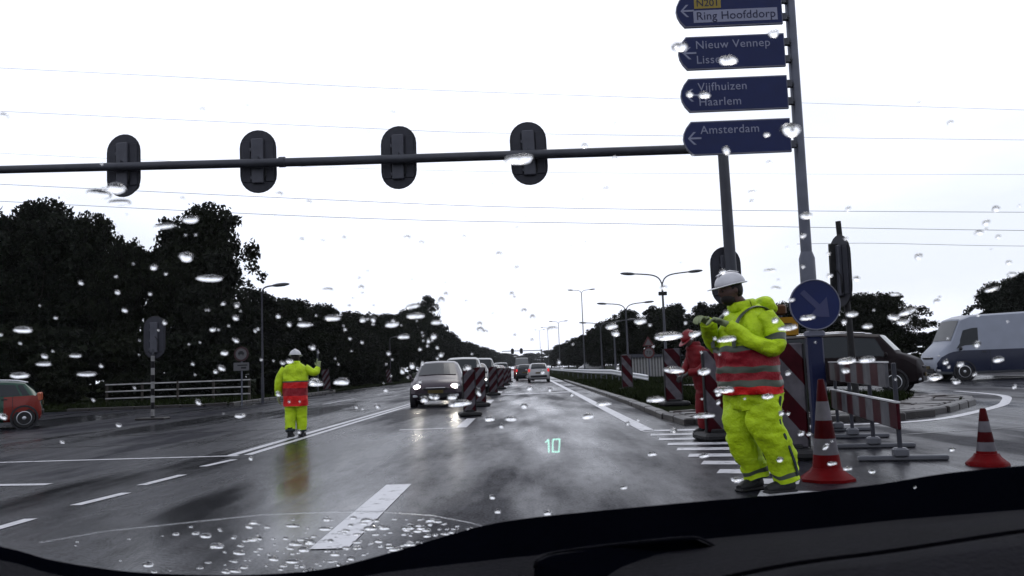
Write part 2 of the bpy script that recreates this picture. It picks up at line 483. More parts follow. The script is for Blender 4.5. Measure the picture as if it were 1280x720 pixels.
def grass_tufts(name, label, area, n, zb, seed, hmax=.22):
    rnd = random.Random(seed); m = MB()
    for _ in range(n):
        x, y = area(rnd)
        an = rnd.uniform(0, 6.28); h = rnd.uniform(.4, 1) * hmax; wv = .012 + .02 * rnd.random()
        c, s_ = math.cos(an), math.sin(an); b = len(m.v); le = rnd.uniform(.2, .9) * h
        m.v += [Vector((x - c * wv, y - s_ * wv, zb)), Vector((x + c * wv, y + s_ * wv, zb)), Vector((x - s_ * le, y + c * le, zb + h))]
        m.face([b, b + 1, b + 2])
    me = bpy.data.meshes.new(name); me.from_pydata([tuple(v) for v in m.v], [], m.f); me.materials.append(mat("grass_blade", (.011, .015, .006), .8, spec=0, island=.5, var=.2))
    tag(link(name, me), label, "grass", kind="stuff")
def inside(x, y, poly):
    c = False; j = len(poly) - 1
    for i in range(len(poly)):
        if (poly[i][1] > y) != (poly[j][1] > y) and x < (poly[j][0] - poly[i][0]) * (y - poly[i][1]) / (poly[j][1] - poly[i][1] + 1e-9) + poly[i][0]: c = not c
        j = i
    return c
def a_right(r):
    while True:
        x, y = r.uniform(3.2, 10), r.uniform(15, 60) if r.random() < .6 else r.uniform(15, 27)
        k_ = 1.2 if y < 22 else .3
        if inside(x, y, VR) and not (y < 17.2) and inside(x - k_, y, VR) and inside(x + .9, y - .8, VR): return x, y
grass_tufts("verge_grass", "short dark wet grass on the verge behind the barriers", a_right, 46000, .085, 5)
def a_left(r):
    x = r.uniform(-40, -13.8); return x, r.uniform(36.8, 46)
grass_tufts("verge_grass", "dark rough grass under the trees on the far left", a_left, 16000, .085, 6, .3)

# ------------------------------------------------------------------ trees and shrubs
def crown_mesh(seed, h, wd, nleaf, leaf, lobes, lo=.16, m=LEAF[0], spire=.0):
    rnd = random.Random(seed); L_ = []
    for i in range(lobes):
        t = (i + rnd.random()) / lobes
        z = h * (lo + (1 - lo) * (.1 + .85 * t))
        env = math.sin(math.pi * min(1, .16 + .84 * t) ** (1.1 + spire)) ** .6 if t < .97 else .25
        rr = wd * .5 * env
        an = rnd.uniform(0, 6.283); d = rr * rnd.uniform(.1, .72)
        L_.append((Vector((math.cos(an) * d, math.sin(an) * d, z)), wd * rnd.uniform(.13, .26), h * rnd.uniform(.06, .12)))
        for _ in range(2):                       # sprays that break the outline
            an = rnd.uniform(0, 6.283); d = rr * rnd.uniform(.75, 1.12)
            L_.append((Vector((math.cos(an) * d, math.sin(an) * d, z + h * rnd.uniform(-.03, .07))), wd * rnd.uniform(.045, .085), h * rnd.uniform(.025, .06)))
    verts = []; faces = []
    tw = sum(l[1] ** 2 for l in L_)
    for c, rx, rz in L_:
        for _ in range(int(nleaf * rx * rx / tw)):
            u = Vector((rnd.gauss(0, 1), rnd.gauss(0, 1), rnd.gauss(0, 1))).normalized() * (rnd.random() ** .42)
            if rnd.random() < .06: u *= 1.22
            p = c + Vector((u.x * rx, u.y * rx, u.z * rz))
            n = Vector((rnd.gauss(0, 1), rnd.gauss(0, 1), rnd.gauss(0, .8) + .5)).normalized()
            a = n.orthogonal().normalized(); a.rotate(Matrix.Rotation(rnd.uniform(0, 6.28), 3, n)); b = n.cross(a)
            s = leaf * rnd.uniform(.55, 1.35); q = len(verts)
            verts += [p - a * s, p + b * s * .55 + n * s * .12, p + a * s, p - b * s * .55 + n * s * .12]
            faces.append((q, q + 1, q + 2, q + 3))
    me = bpy.data.meshes.new("crown"); me.from_pydata([tuple(v) for v in verts], [], faces); me.materials.append(m)
    return me
def trunk_mesh(seed, h, r):
    rnd = random.Random(seed); m = MB()
    pts = [(0, 0, -.15), (.02 * h * rnd.uniform(-1, 1), .02 * h * rnd.uniform(-1, 1), h * .35), (.04 * h * rnd.uniform(-1, 1), .04 * h * rnd.uniform(-1, 1), h * .9)]
    P = catmull(pts, 4); n = len(P)
    m.tube(P, [r * (1 - .85 * i / (n - 1)) + .01 for i in range(n)], 8)
    for k in range(7):
        z = h * rnd.uniform(.22, .75); an = rnd.uniform(0, 6.28); l = h * rnd.uniform(.14, .26)
        b = P[min(n - 1, int(z / h / .9 * (n - 1)))]
        m.tube([(b.x, b.y, z), (b.x + math.cos(an) * l * .5, b.y + math.sin(an) * l * .5, z + l * .45), (b.x + math.cos(an) * l * .8, b.y + math.sin(an) * l * .8, z + l * .9)], [r * .38, r * .22, r * .08], 6)
    return m.mesh("trunk", BARK, 50)
VAR = [(crown_mesh(11, 12, 8.5, 26000, .17, 34, .10, LEAF[0]), trunk_mesh(1, 12, .22)),
       (crown_mesh(12, 12, 6.5, 24000, .17, 30, .08, LEAF[1], .1), trunk_mesh(2, 12, .2)),
       (crown_mesh(13, 12, 10, 26000, .18, 30, .14, LEAF[0]), trunk_mesh(3, 12, .24)),
       (crown_mesh(14, 12, 7, 15000, .19, 24, .12, LEAF[2]), trunk_mesh(4, 12, .18))]
def tree(label, x, y, h, v, wd=1.0, group="trees along the left side of the road", rz=None, z=.05):
    t = thing("tree", label, "tree", (x, y, z), random.uniform(0, 6.28) if rz is None else rz, group)
    s = h / 12.0; t.scale = (s * wd, s * wd, s)
    link("trunk", VAR[v][1], t); link("crown", VAR[v][0], t)
    return t
big = [(-33.5, 50, 12.0, 2, .95), (-30.8, 53, 12.6, 0, .9), (-28.8, 49, 11.6, 1, 1.0), (-26.9, 52, 11.5, 0, .72), (-24.6, 51, 9.6, 2, .75), (-22.2, 53, 11.2, 1, .8), (-19.2, 51, 11.5, 0, .78), (-17.4, 48, 8.4, 3, .95)]
nth = ["first", "second", "third", "fourth", "fifth", "sixth", "seventh", "eighth", "ninth", "tenth", "eleventh", "twelfth", "thirteenth", "fourteenth", "fifteenth", "sixteenth", "seventeenth", "eighteenth", "nineteenth", "twentieth", "twenty-first", "twenty-second", "twenty-third", "twenty-fourth"]
for i, (x, y, h, v, wd) in enumerate(big):
    tree("tall dark tree behind the rail fence, %s of the big ones from the left" % nth[i], x, y, h, v, wd, "tall trees on the left")
row = [(-18, 57, 6.8, 3, 1.3), (-17.2, 62, 6.7, 2, 1.1), (-19.5, 67, 7.2, 0, 1.3), (-18, 73, 7.2, 2, 1.1), (-19, 80, 7.4, 0, 1.3), (-18.4, 89, 7.6, 3, 1.4), (-19, 99, 8.0, 2, 1.2), (-18.5, 110, 8.6, 0, 1.3), (-19, 123, 9.4, 2, 1.2),
       (-18.9, 138, 11.5, 2, .9), (-18.2, 158, 15.0, 3, .85), (-18.0, 172, 10.5, 0, 1.0), (-18, 192, 10, 2, 1.1), (-18.5, 220, 9.5, 0, 1.3), (-18.5, 255, 9.5, 2, 1.3), (-19, 300, 10, 0, 1.4), (-19, 360, 10.5, 2, 1.5), (-18, 430, 11, 0, 1.6)]
for i, (x, y, h, v, wd) in enumerate(row):
    tree("dark roadside tree, %s in the left row counted away from the fence" % nth[i], x, y, h, v, wd, "row of trees on the left")
rr_ = [(36, 62, 6.2, 2, 1), (31, 56, 5.5, 3, .95), (34, 58, 6.2, 3, 1.0), (27, 63, 5.6, 2, 1.25), (24.5, 62, 5.5, 0, 1.2), (22, 64, 5.3, 2, 1.2), (19, 70, 5.4, 3, 1.3), (25, 90, 7.0, 1, 1.2), (22, 92, 7.3, 3, 1.1), (19.2, 90, 7.2, 1, 1.0), (16.6, 93, 7.4, 3, 1.1), (14, 91, 7.1, 1, 1.1), (11.6, 94, 7.0, 0, 1.0),
       (26.5, 86, 6.6, 2, 1.2), (20.6, 88, 6.9, 0, 1.2), (15.2, 88, 6.8, 2, 1.3), (12.4, 112, 7.2, 2, 1.1), (12, 130, 7.6, 0, 1.2), (12.5, 150, 7.4, 3, 1.3), (12, 175, 7.4, 2, 1.3), (12.5, 205, 7.8, 0, 1.4), (12.5, 250, 8.2, 2, 1.5), (13, 310, 9, 0, 1.6)]
for i, (x, y, h, v, wd) in enumerate(rr_):
    tree("dark tree beyond the right verge, %s counted from the right edge inwards" % nth[i], x, y, h, v, wd, "trees beyond the right verge")
for i, (x, y, h) in enumerate(((-34, 560, 13), (-14, 600, 12), (2, 640, 12), (18, 600, 13), (38, 560, 14), (-60, 540, 14))):
    tree("far hazy tree at the end of the road, %s from the left of six" % nth[[1, 2, 3, 4, 5, 0][i]], x, y, h, (0, 2)[i % 2], 2.6, "trees at the end of the road")
SH = [crown_mesh(31, 3, 4.2, 9000, .15, 16, .02, LEAF[1]), crown_mesh(32, 3, 3.6, 8000, .15, 14, .02, LEAF[0])]
shr = [(-38, 45, 1.3), (-34.5, 44.5, 1.5), (-31, 45.5, 1.35), (-27.5, 44.6, 1.5), (-24.3, 44, 1.3), (-21.5, 45, 1.2), (-18.6, 45.2, 1.15), (-16.4, 46, 1.0), (-19.2, 43.6, .7), (-22.9, 40.4, .9), (-25.4, 39.5, .85), (-16, 53, 1.0), (-15.7, 60, .9), (-15.9, 68, .95), (-16, 77, 1), (-16, 88, 1.1), (-16, 101, 1.1)]
def shrub(label, x, y, s, k, group):
    t = thing("shrub", label, "shrub", (x, y, .03), random.uniform(0, 6.28), group); t.scale = (s * 1.1, s * 1.1, s)
    link("foliage", SH[k], t)
for i, (x, y, s) in enumerate(shr):
    shrub("dense dark shrub under the left trees, %s counted along the verge" % nth[i], x, y, s, i % 2, "shrubs under the left trees")
for i, (x, y, s) in enumerate(((12, 52, .55), (15, 51, .6), (18.2, 52, .62), (21.6, 50.5, .66), (25, 51, .68), (28.6, 50, .7), (32, 50.5, .72), (36, 51, .74))):
    shrub("low clipped hedge shrub behind the side road, %s from the left" % nth[i], x, y, s * 1.15, i % 2, "hedge behind the side road")

# ------------------------------------------------------------------ signals, masts, signs
def signal_head(parent, name="signal_head", label=None, hoods=True):
    """three-lamp signal seen from its back: plate, rim, housings, back channel"""
    h = MB()
    h.prism(stadium(.72, 1.30), -.012, .012, FR)
    hd = h.build(name, BOARD, parent, 40)
    if label: hd["label"] = label
    rim = MB(); st = stadium(.735, 1.315, 12)
    rim.tube([(u, 0, v) for u, v in st] + [(st[0][0], 0, st[0][1])], .013, 6, caps=False); rim.build("rim", BLACK, hd, 60)
    c = MB(); c.bbox((0, -.055, .0), (.245, .085, .94), .015); c.build("back_channel", BOARD2, hd)
    for sx in (-1, 1):
        c = MB(); c.bbox((sx * .235, -.025, .0), (.17, .026, .88), .01); c.build("side_plate", BOARD, hd)
    for z in (-.36, -.1, .24):
        c = MB(); c.bbox((-.135, -.06, z), (.035, .05, .07), .008); c.build("hinge", BOARD2, hd)
    c = MB(); c.tube(catmull([(.1, -.05, -.44), (.16, -.07, -.30), (.15, -.09, -.1), (.06, -.13, .03)], 5), .012, 6); c.build("cable", BLACK, hd, 60)
    for z in (-.32, 0, .32):
        c = MB(); c.bbox((0, .10 if hoods else .05, z), (.30, .16 if hoods else .06, .30), .03); b = len(c.v)
        hoods and c.tube([(0, .18, z), (0, .36, z - .02)], [.13, .14], 14, caps=False)
        c.build("lamp_housing", BLACK, hd, 40)
    return hd
mast = thing("signal_mast", "dark grey cantilever mast carrying signals over the road", "signal mast", (4.2, 16.9, 0))
m = MB(); m.tube([(0, 0, -.1), (0, 0, 2.6), (-.02, 0, 5.58)], [.125, .118, .105], 16); m.tube([(0, 0, 0), (0, 0, .35)], .16, 16); m.lathe([(.118, 0), (.118, .04), (.05, .07)], (-.02, 0, 5.58)); m.build("pole", DSTEEL, mast, 40)
m = MB(); m.tube([(-.02, -.05, 5.46), (-8, -.05, 5.52), (-20, -.05, 5.70)], [.098, .092, .075], 16); m.build("arm", DSTEEL, mast, 40)
for x in (-.45, -9.05):
    m = MB(); m.tube([(x - .06, -.05, 5.47 + (-.45 - x) * .0085), (x + .06, -.05, 5.47 + (-.45 - x) * .0085)], .112, 14); m.build("collar", DSTEEL, mast, 40)
for x, z in ((-12.43, 5.71), (-9.61, 5.68), (-6.68, 5.645), (-3.98, 5.62)):
    hd = signal_head(mast); hd.location = (x, .16, z - .05); hd.rotation_euler = (0, R(random.uniform(-1.5, 1)), R(random.uniform(-9, 9)))
    m = MB(); m.box((0, -.1, .0), (.08, .2, .14)); m.build("bracket", DSTEEL, hd)
hd = signal_head(mast); hd.location = (-.07, .16, 2.86); hd.scale = (.82, .82, .9)
m = MB(); m.box((.1, -.1, 0), (.2, .1, .1)); m.build("bracket", DSTEEL, hd)

STRBW = mat_stripes("post_black_white", .42, 0, .25, (.010, .010, .011), (.20, .20, .20), 'Z')
t = thing("traffic_signal", "traffic signal seen from behind on a black and white striped post", "traffic light", (-11.5, 25.8, 0))
m = MB(); m.tube([(0, 0, -.05), (0, 0, 1.95)], .055, 12); m.build("post", STRBW, t, 40)
m = MB(); m.bbox((0, 0, .03), (.9, .5, .07), .02); m.build("base", STONE, t)
hd = signal_head(t); hd.location = (0, .12, 2.52); hd.scale = (.92, 1, 1)
m = MB(); m.box((0, -.06, -.45), (.07, .12, .16)); m.build("bracket", DSTEEL, hd)
t = thing("traffic_signal", "traffic signal seen edge-on beside the blue round sign", "traffic light", (6.02, 15.6, .06), R(0))
m = MB(); m.tube([(0, 0, -.05), (-.04, 0, 1.9), (-.1, 0, 3.6)], [.062, .058, .05], 12); m.build("post", BLACK, t, 40)
hd = signal_head(t, hoods=False); hd.location = (-.16, -.1, 2.66); hd.rotation_euler = (0, R(2), R(-82))
m = MB(); m.box((0, -.12, 0), (.06, .16, 1.0)); m.build("bracket", BLACK, hd)

# direction signs
sp = thing("direction_sign", "tall grey post with four blue direction signs pointing left", "road sign", (4.41, 13.0, 0))
m = MB(); m.tube([(0, 0, -.05), (0, 0, 2.9), (.02, 0, 7.4)], [.085, .085, .078], 16); m.tube([(0, 0, 1.9), (0, 0, 2.68), (0, 0, 2.78)], [.12, .12, .088], 16); m.build("pole", GALV, sp, 35)
def panel(z, lines, x0=-1.83, x1=-.16, h=.535):
    e = .13; n = 6
    poly = [(x1, -h / 2), (x1, h / 2), (x0 + e, h / 2)]
    for i in range(1, n): 
        tt = i / n; poly.append((x0 + e * (2 * tt - 1) ** 2, h / 2 - h * tt))
    poly.append((x0 + e, -h / 2))
    b = MB(); b.prism(poly, -.145, -.095, FR); o = b.build("sign_panel", SIGNRIM, sp, loc=(0, 0, z))
    cx = (x0 + x1) / 2
    f = MB(); f.prism([(cx + (u - cx) * .985, v * .925) for u, v in poly], -.149, -.146, FR); f.build("blue_face", BLUE, o)
    a = MB()
    ax = x0 + .07
    for sgn in (1, -1):
        a.prism([(ax, 0), (ax + .03, 0), (ax + .13, sgn * .10), (ax + .09, sgn * .10)] if sgn > 0 else [(ax, 0), (ax + .09, -.10), (ax + .13, -.10), (ax + .03, 0)], -.1525, -.1505, FR)
    a.prism([(ax + .035, -.014), (ax + .21, -.014), (ax + .21, .014), (ax + .035, .014)], -.1545, -.1530, FR)
    a.build("arrow", WHITE, o)
    for s, size, dx, dz, mm in lines: text(s, size, mm, o, (x0 + dx, -.1535, dz), spacing=1.06)
    for zz in (-.14, .14):
        c = MB(); c.bbox((-.125, -.09, zz), (.09, .07, .12), .01); c.tube([(-.09, -.05, zz), (0, 0, zz)], .05, 8); c.build("bracket", DSTEEL, o)
    return o
LET = mat("sign_lettering", (.17, .18, .25), .45)
DARKLET = mat("sign_dark_lettering", (.012, .014, .04), .5)
p1 = panel(6.67, [])
b = MB(); b.prism([(-1.56, -.20), (-.24, -.20), (-.24, .0), (-1.56, .0)], -.153, -.150, FR); b.build("white_inlay", LET, p1)
text("Ring Hoofddorp", .185, DARKLET, p1, (-1.52, -.1555, -.155), spacing=1.03)
b = MB(); b.prism([(-1.54, .03), (-1.12, .03), (-1.12, .215), (-1.54, .215)], -.153, -.150, FR); b.build("brown_inlay", mat("inlay_ochre", (.20, .15, .03), .5), p1)
text("N201", .16, DARKLET, p1, (-1.51, -.1555, .065))
panel(5.98, [("Nieuw Vennep", .185, .27, .065, LET), ("Lisse", .185, .27, -.175, LET)])
panel(5.30, [("Vijfhuizen", .185, .27, .065, LET), ("Haarlem", .185, .27, -.175, LET)])
panel(4.61, [("Amsterdam", .185, .27, .065, LET)])
# round blue arrow sign on its blue post
t = thing("arrow_sign", "round blue sign with a white arrow on a navy post", "road sign", (4.33, 12.7, 0))
m = MB(); m.bbox((.0, 0, .73), (.24, .16, 1.46), .03); m.build("post", mat("navy_plastic", (.005, .008, .032), .4), t)
m = MB(); m.bbox((.01, -.004, 1.50), (.27, .18, .09), .02); m.build("collar", SIGNRIM, t)
m = MB(); circ = [(.375 * math.cos(2 * math.pi * i / 36), .375 * math.sin(2 * math.pi * i / 36)) for i in range(36)]
m.prism(circ, -.15, -.11, FR); ds = m.build("sign_disc", BLUE, t, 40, (0, 0, 1.93))
m = MB(); m.tube([(u * .99, -.153, v * .99) for u, v in circ + circ[:1]], .009, 6, caps=False); m.build("rim", SIGNRIM, ds)
ar = [(-.19, .24), (-.24, .19), (-.02, -.04), (-.13, -.15), (.17, -.17), (.15, .13), (.04, .02), (-.17, .24)]
m = MB(); m.prism([(u + .03, v - .02) for u, v in ar], -.154, -.152, FR); m.build("arrow", mat("arrow_backlit", (.032, .036, .085), .4), ds)  # white arrow in dim grey-blue: its backlit shade is put into the colour
m = MB(); m.box((0, -.08, 0), (.06, .08, .5)); m.build("bracket", DSTEEL, ds)
# small yellow sign
t = thing("yellow_sign", "small yellow sign board beside the blue round sign", "road sign", (4.12, 13.6, 0))
m = MB(); m.tube([(0, 0, 0), (0, 0, 1.9)], .03, 10); m.build("post", GALV, t, 40)
m = MB(); m.bbox((0, -.05, 1.66), (.52, .03, .30), .02); o = m.build("sign_panel", YELLOWSIGN, t)
for bx_ in (((.03, -.068, 1.70), (.26, .004, .025)), ((-.02, -.068, 1.64), (.16, .004, .02))): MB().box(*bx_).build("lettering", BLACK, o)
m = MB(); m.bbox((-.06, -.04, 1.93), (.30, .12, .17), .03); m.build("warning_lamp", ORANGE, t)
# left no-passing style round sign
t = thing("round_sign", "small round white road sign over a plate beside the rail fence", "road sign", (-12.0, 35.4, .05))
m = MB(); m.tube([(0, 0, -.05), (0, 0, 2.35)], .035, 10); m.build("post", GALV, t, 40)
c30 = [(.31 * math.cos(2 * math.pi * i / 30), .31 * math.sin(2 * math.pi * i / 30)) for i in range(30)]
m = MB(); m.prism(c30, -.06, -.04, FR); o = m.build("sign_disc", mat("dull_rim", (.03, .012, .014), .5), t, None, (0, 0, 2.13))
GREYSIGN = mat("sign_dull_white", (.075, .075, .08), .5)
m = MB(); m.prism([(u * .76, v * .76) for u, v in c30], -.064, -.061, FR); f = m.build("white_face", GREYSIGN, o)
m = MB(); m.bbox((0, -.068, .03), (.26, .006, .09), .002); m.box((-.08, -.068, -.04), (.05, .006, .04)); m.box((.08, -.068, -.04), (.05, .006, .04)); m.box((0, -.068, .1), (.15, .006, .05)); m.build("symbol", BLACK, o)
m = MB(); m.bbox((0, -.05, 1.6), (.66, .02, .34), .01); o = m.build("plate", GREYSIGN, t)
for bx_ in (((.05, -.063, 1.66), (.42, .004, .05)), ((.1, -.063, 1.55), (.22, .004, .08))): MB().box(*bx_).build("lettering", BLACK, o)
# triangle and round signs far right
t = thing("sign_post", "far post with a triangular sign above a round sign", "road sign", (8.72, 60, .08))
m = MB(); m.tube([(0, 0, 0), (0, 0, 2.9)], .04, 8); m.build("post", GALV, t)
m = MB(); m.prism([(-.42, 2.3), (.42, 2.3), (0, 3.0)], -.07, -.05, FR); o = m.build("triangle_sign", mat("dull_red", (.06, .015, .015), .5), t)
m = MB(); m.prism([(-.26, 2.38), (.26, 2.38), (0, 2.82)], -.075, -.071, FR); m.build("white_face", GREYSIGN, o)
m = MB(); m.prism([(u * 1.3, v * 1.3 + 1.83) for u, v in c30], -.07, -.05, FR); o = m.build("round_sign", mat("dull_red", (.06, .015, .015), .5), t)
m = MB(); m.prism([(u * .95, v * .95 + 1.83) for u, v in c30], -.075, -.071, FR); f = m.build("white_face", GREYSIGN, o)
text("7", .34, BLACK, t, (-.2, -.078, 1.71)); text("0", .34, BLACK, t, (.01, -.078, 1.71))

# ------------------------------------------------------------------ rail fence, guard rail, street lamps
t = thing("rail_fence", "low white fence of three rails on the left verge", "fence", (-20.9, 41.6, .08))
RAILM = mat("dull_white_paint", (.26, .26, .26), .5, var=.25, vscale=3)
for k, z in enumerate((.32, .66, 1.0)):
    m = MB(); m.tube([(0, 0, z), (3.6, -.1, z + .0), (7.3, -.3, z)], .032, 8); m.build("rail", RAILM, t, 40)
for x in (.05, 1.85, 3.65, 5.45, 7.25):
    m = MB(); m.bbox((x, .05 - .04 * x, .52), (.1, .09, 1.1), .01); m.build("post", mat("dark_wood", (.03, .026, .022), .7), t)
t = thing("guard_rail", "steel guard rail curving away along the right edge of the road", "guard rail", (0, 0, .08))
gp = catmull([(6.6, 46, 0), (5.6, 52, 0), (5.0, 62, 0), (4.8, 80, 0), (4.8, 130, 0), (4.8, 260, 0)], 8)
m = MB(); prof = [(-.155, 0), (-.11, -.045), (-.06, -.045), (-.02, .02), (.02, .02), (.06, -.045), (.11, -.045), (.155, 0), (.155, .01), (-.155, .01)]
for i, p in enumerate(gp):
    d = (gp[min(i + 1, len(gp) - 1)] - gp[max(i - 1, 0)]).normalized(); nn = Vector((d.y, -d.x, 0))
    zc = .62 - .34 * max(0, 1 - i / 10)
    for z, o_ in prof: m.v.append(p - nn * (-o_) * 1 + Vector((0, 0, zc + z)))
k_ = len(prof)
for i in range(len(gp) - 1):
    for j in range(k_): m.face([i * k_ + j, i * k_ + (j + 1) % k_, (i + 1) * k_ + (j + 1) % k_, (i + 1) * k_ + j])
m.build("rail", mat("bright_zinc", (.55, .56, .58), .4, .0, var=.1), t)
for i in range(2, len(gp), 2):
    m = MB(); m.box((gp[i].x + .06, gp[i].y, .32), (.06, .1, .64)); m.build("post", GALV, t)

def lamp(label, x, y, h, arm=1.0, single=False, group="twin street lamps on the right", box=False):
    t = thing("street_lamp", label, "street lamp", (x, y, .05), 0, group)
    m = MB(); m.tube([(0, 0, -.05), (0, 0, 1.1), (0, 0, 1.15), (0, 0, h)], [.10, .10, .075, .05] if x > 0 else [.07, .07, .05, .035], 10); m.build("pole", DSTEEL if x > 0 else BOARD, t, 40)
    for s in ((1,) if single else (-1, 1)):
        m = MB(); P = catmull([(0, 0, h - .05), (s * .18 * arm, 0, h + .3 * arm), (s * .6 * arm, 0, h + .5 * arm), (s * 1.55 * arm, 0, h + .6 * arm)], 5)
        m.tube(P, .035, 8); a = m.build("arm", DSTEEL, t, 60)
        m = MB(); rt = Matrix.Rotation(R(-4 * s), 3, 'Y'); m.ellipsoid((s * 1.9 * arm, 0, h + .62 * arm), (.42, .14, .085), 12, 6, rt); m.build("lamp_head", mat("lamp_grey", (.06, .062, .068), .4), a, 60)
    if box:
        m = MB(); m.bbox((0, -.03, h - .55), (.45, .1, .2), .02); m.build("sensor_box", BLACK, t)
lamp("nearest twin-arm street lamp on the right, with a small dark box", 7.45, 45, 5.35, .95, box=True)
lamp("second nearest twin-arm street lamp on the right", 7.85, 65, 5.25, .95)
lamp("third twin-arm street lamp on the right", 7.9, 88, 5.0, .95)
lamp("tallest twin-arm street lamp standing above the far right trees", 7.6, 110, 10.6, .75)
lamp("single-arm street lamp between the twin lamps on the right", 7.6, 72, 4.4, .8, True, "single street lamps")
lamp("far twin-arm street lamp left of the tall one", 6.8, 170, 9.8, .8)
lamp("farthest twin-arm street lamp above the queue", 6.2, 230, 11.5, .8)
lamp("thin far street lamp nearest the end of the road", 5.2, 300, 14.0, .8)
lamp("dark single-arm street lamp beside the round sign on the left", -11.75, 37.4, 4.95, .45, True, "single street lamps on the left")
t = thing("post", "slim dark post behind the left worker", "post", (-13.9, 56, .05))
m = MB(); m.tube([(0, 0, -.05), (0, 0, 2.7)], .06, 10); m.build("shaft", DSTEEL, t, 40)
m = MB(); m.lathe([(.08, 0), (.085, .1), (.04, .16)], (0, 0, 2.7), 12); m.build("cap", DSTEEL, t, 40)
lamp("small dark far single-arm street lamp on the left verge", -14.2, 88, 4.6, .4, True, "single street lamps on the left")
# far signal gantry
t = thing("signal_gantry", "tiny far gantry with two dark signal heads over the road", "signal mast", (3.6, 190, 0))
m = MB(); m.tube([(0, 0, 0), (0, 0, 5.2)], .14, 8); m.build("pole", BLACK, t)
m = MB(); m.tube([(0, 0, 5.0), (-9, 0, 5.1)], .08, 8); m.build("arm", BLACK, t)
for x in (-4.6, -6.6):
    m = MB(); m.prism([(u + x, v + 5.0) for u, v in stadium(.72, 1.3, 6)], -.1, .1, FR); m.build("signal_head", BLACK, t)

# power cables
CAB = mat("cable_grey", (.10, .11, .13), .5)
cables = [([(-60, 30.2), (-30.67, 27.42), (-4, 24.9), (60, 20)], .010), ([(-60, 26.4), (-15.5, 22.39), (3.6, 20.96), (60, 17.9)], .011), ([(-60, 22.9), (-35.5, 20.56), (0, 17.9), (60, 15.2)], .008), ([(-60, 20.1), (-16.96, 16.26), (4.7, 14.63), (42.07, 12.79), (60, 12.2)], .016),
          ([(-60, 18.7), (-16.98, 14.82), (10.03, 13.12), (41.93, 11.3), (60, 10.6)], .017), ([(23.67, 10.9), (30, 10.72), (41.8, 10.02), (60, 9.2)], .014)]
for i, (p, r) in enumerate(cables):
    m = MB(); P = catmull([(x, 70 + i * .4, z) for x, z in p], 10); m.tube(P, r * 1.35, 5)
    o = m.build("power_cable", CAB)
    tag(o, ["topmost thin power cable crossing the sky", "second power cable from the top of the sky", "faintest power cable, third from the top", "power cable passing just below the signal heads", "second lowest power cable crossing the sky", "lowest short power cable low over the right trees"][i], "cable", "power cables across the sky")

# ------------------------------------------------------------------ road works furniture
STRD = mat_stripes("delineator_stripes", .62, 1.25, .15)
STRD2 = mat_stripes("delineator_stripes_left", .42, -1.2, .2)
def delineator(label, loc, rz=0, wd=.34, h=1.15, m_=STRD, tilt=0):
    t = thing("delineator", label, "delineator", loc, rz, "striped delineators of the road works")
    m = MB(); r_ = .03
    m.bbox((0, 0, h / 2 + .11), (wd, .055, h), .02); p = m.build("panel", m_, t); p.rotation_euler = (0, R(tilt), 0)
    m = MB()
    for s in (-1, 1): m.box((s * (wd / 2 + .008), 0, h / 2 + .11), (.016, .062, h * .99))
    e = m.build("edge_strip", BLACK, t); e.rotation_euler = (0, R(tilt), 0)
    m = MB(); m.bbox((0, 0, .055), (wd + .25, .62, .11), .035); m.bbox((0, 0, .13), (wd * .7, .16, .06), .015); m.build("foot", BLACK, t)
    return t
delineator("wide striped delineator right behind the near worker's legs", (2.98, 9.95, 0), R(-12), .52, 1.22)
delineator("striped delineator half hidden on the near worker's left", (2.78, 12.5, 0), R(8), .36, 1.2)
delineator("striped delineator on the verge left of the person in red", (3.62, 21.0, .09), R(6), .42, 1.3)
delineator("far striped delineator at the end of the guard rail", (4.08, 34.4, .09), R(5), .42, 1.32)
delineator("nearest striped delineator between the two lanes", (-1.46, 21.3, 0), R(10), .30, 1.05, STRD2)
delineator("second striped delineator between the two lanes", (-1.5, 26.7, 0), R(8), .36, 1.12, STRD2)
delineator("third striped delineator between the two lanes", (-1.5, 37.4, 0), R(8), .36, 1.15, STRD2)
delineator("fourth striped delineator between the two lanes", (-1.5, 48.5, 0), R(8), .34, 1.1, STRD2)
delineator("fifth striped delineator between the two lanes", (-1.5, 60, 0), R(8), .34, 1.1, STRD2)
delineator("farthest striped delineator between the two lanes", (-1.5, 72, 0), R(8), .34, 1.1, STRD2)
delineator("striped delineator on the left verge right of the left worker", (-13.5, 57, .09), R(14), .5, 1.35, STRD2, -6)
delineator("striped delineator on the left verge nearest the oncoming cars", (-14.0, 86, .09), R(14), .45, 1.3, STRD2, -6)

RED = mat("cone_red", (.085, .002, .003), .4, spec=.03, var=.2, vscale=6)
DRED = mat("cone_dull_red", (.034, .002, .003), .4, spec=.03, var=.25, vscale=6)
REFW = mat("cone_reflective_white", (.075, .07, .08), .5, var=.25, vscale=8)
def cone(label, loc, h, rb):
    t = thing("traffic_cone", label, "traffic cone", loc, .2, "traffic cones")
    def r(z): return .03 + (rb - .03) * (1 - z / h)
    zs = [.04, .26, .42, .60, .79, 1.0]; ms = [0, 1, 2, 1, 2]
    prof = [(r(0), .03)] + [(r(h * z), h * z) for z in zs]
    m = MB(); m.lathe(prof + [(.022, h + .012)], seg=24, rowmat=[0, 0, 1, 2, 1, 2, 2]); m.build("cone_body", [RED, REFW, DRED], t, 40)
    m = MB(); m.lathe([(rb * 1.75, 0), (rb * 1.75, .025), (rb * 1.5, .05), (rb * 1.12, .09), (rb * .98, .12)], seg=8); m.build("foot", RED, t, 50)
    return t
cone("tall red and white traffic cone beside the near worker", (2.78, 8.05, 0), .93, .145)
cone("small red and white traffic cone at the right edge", (4.62, 8.7, 0), .56, .115)

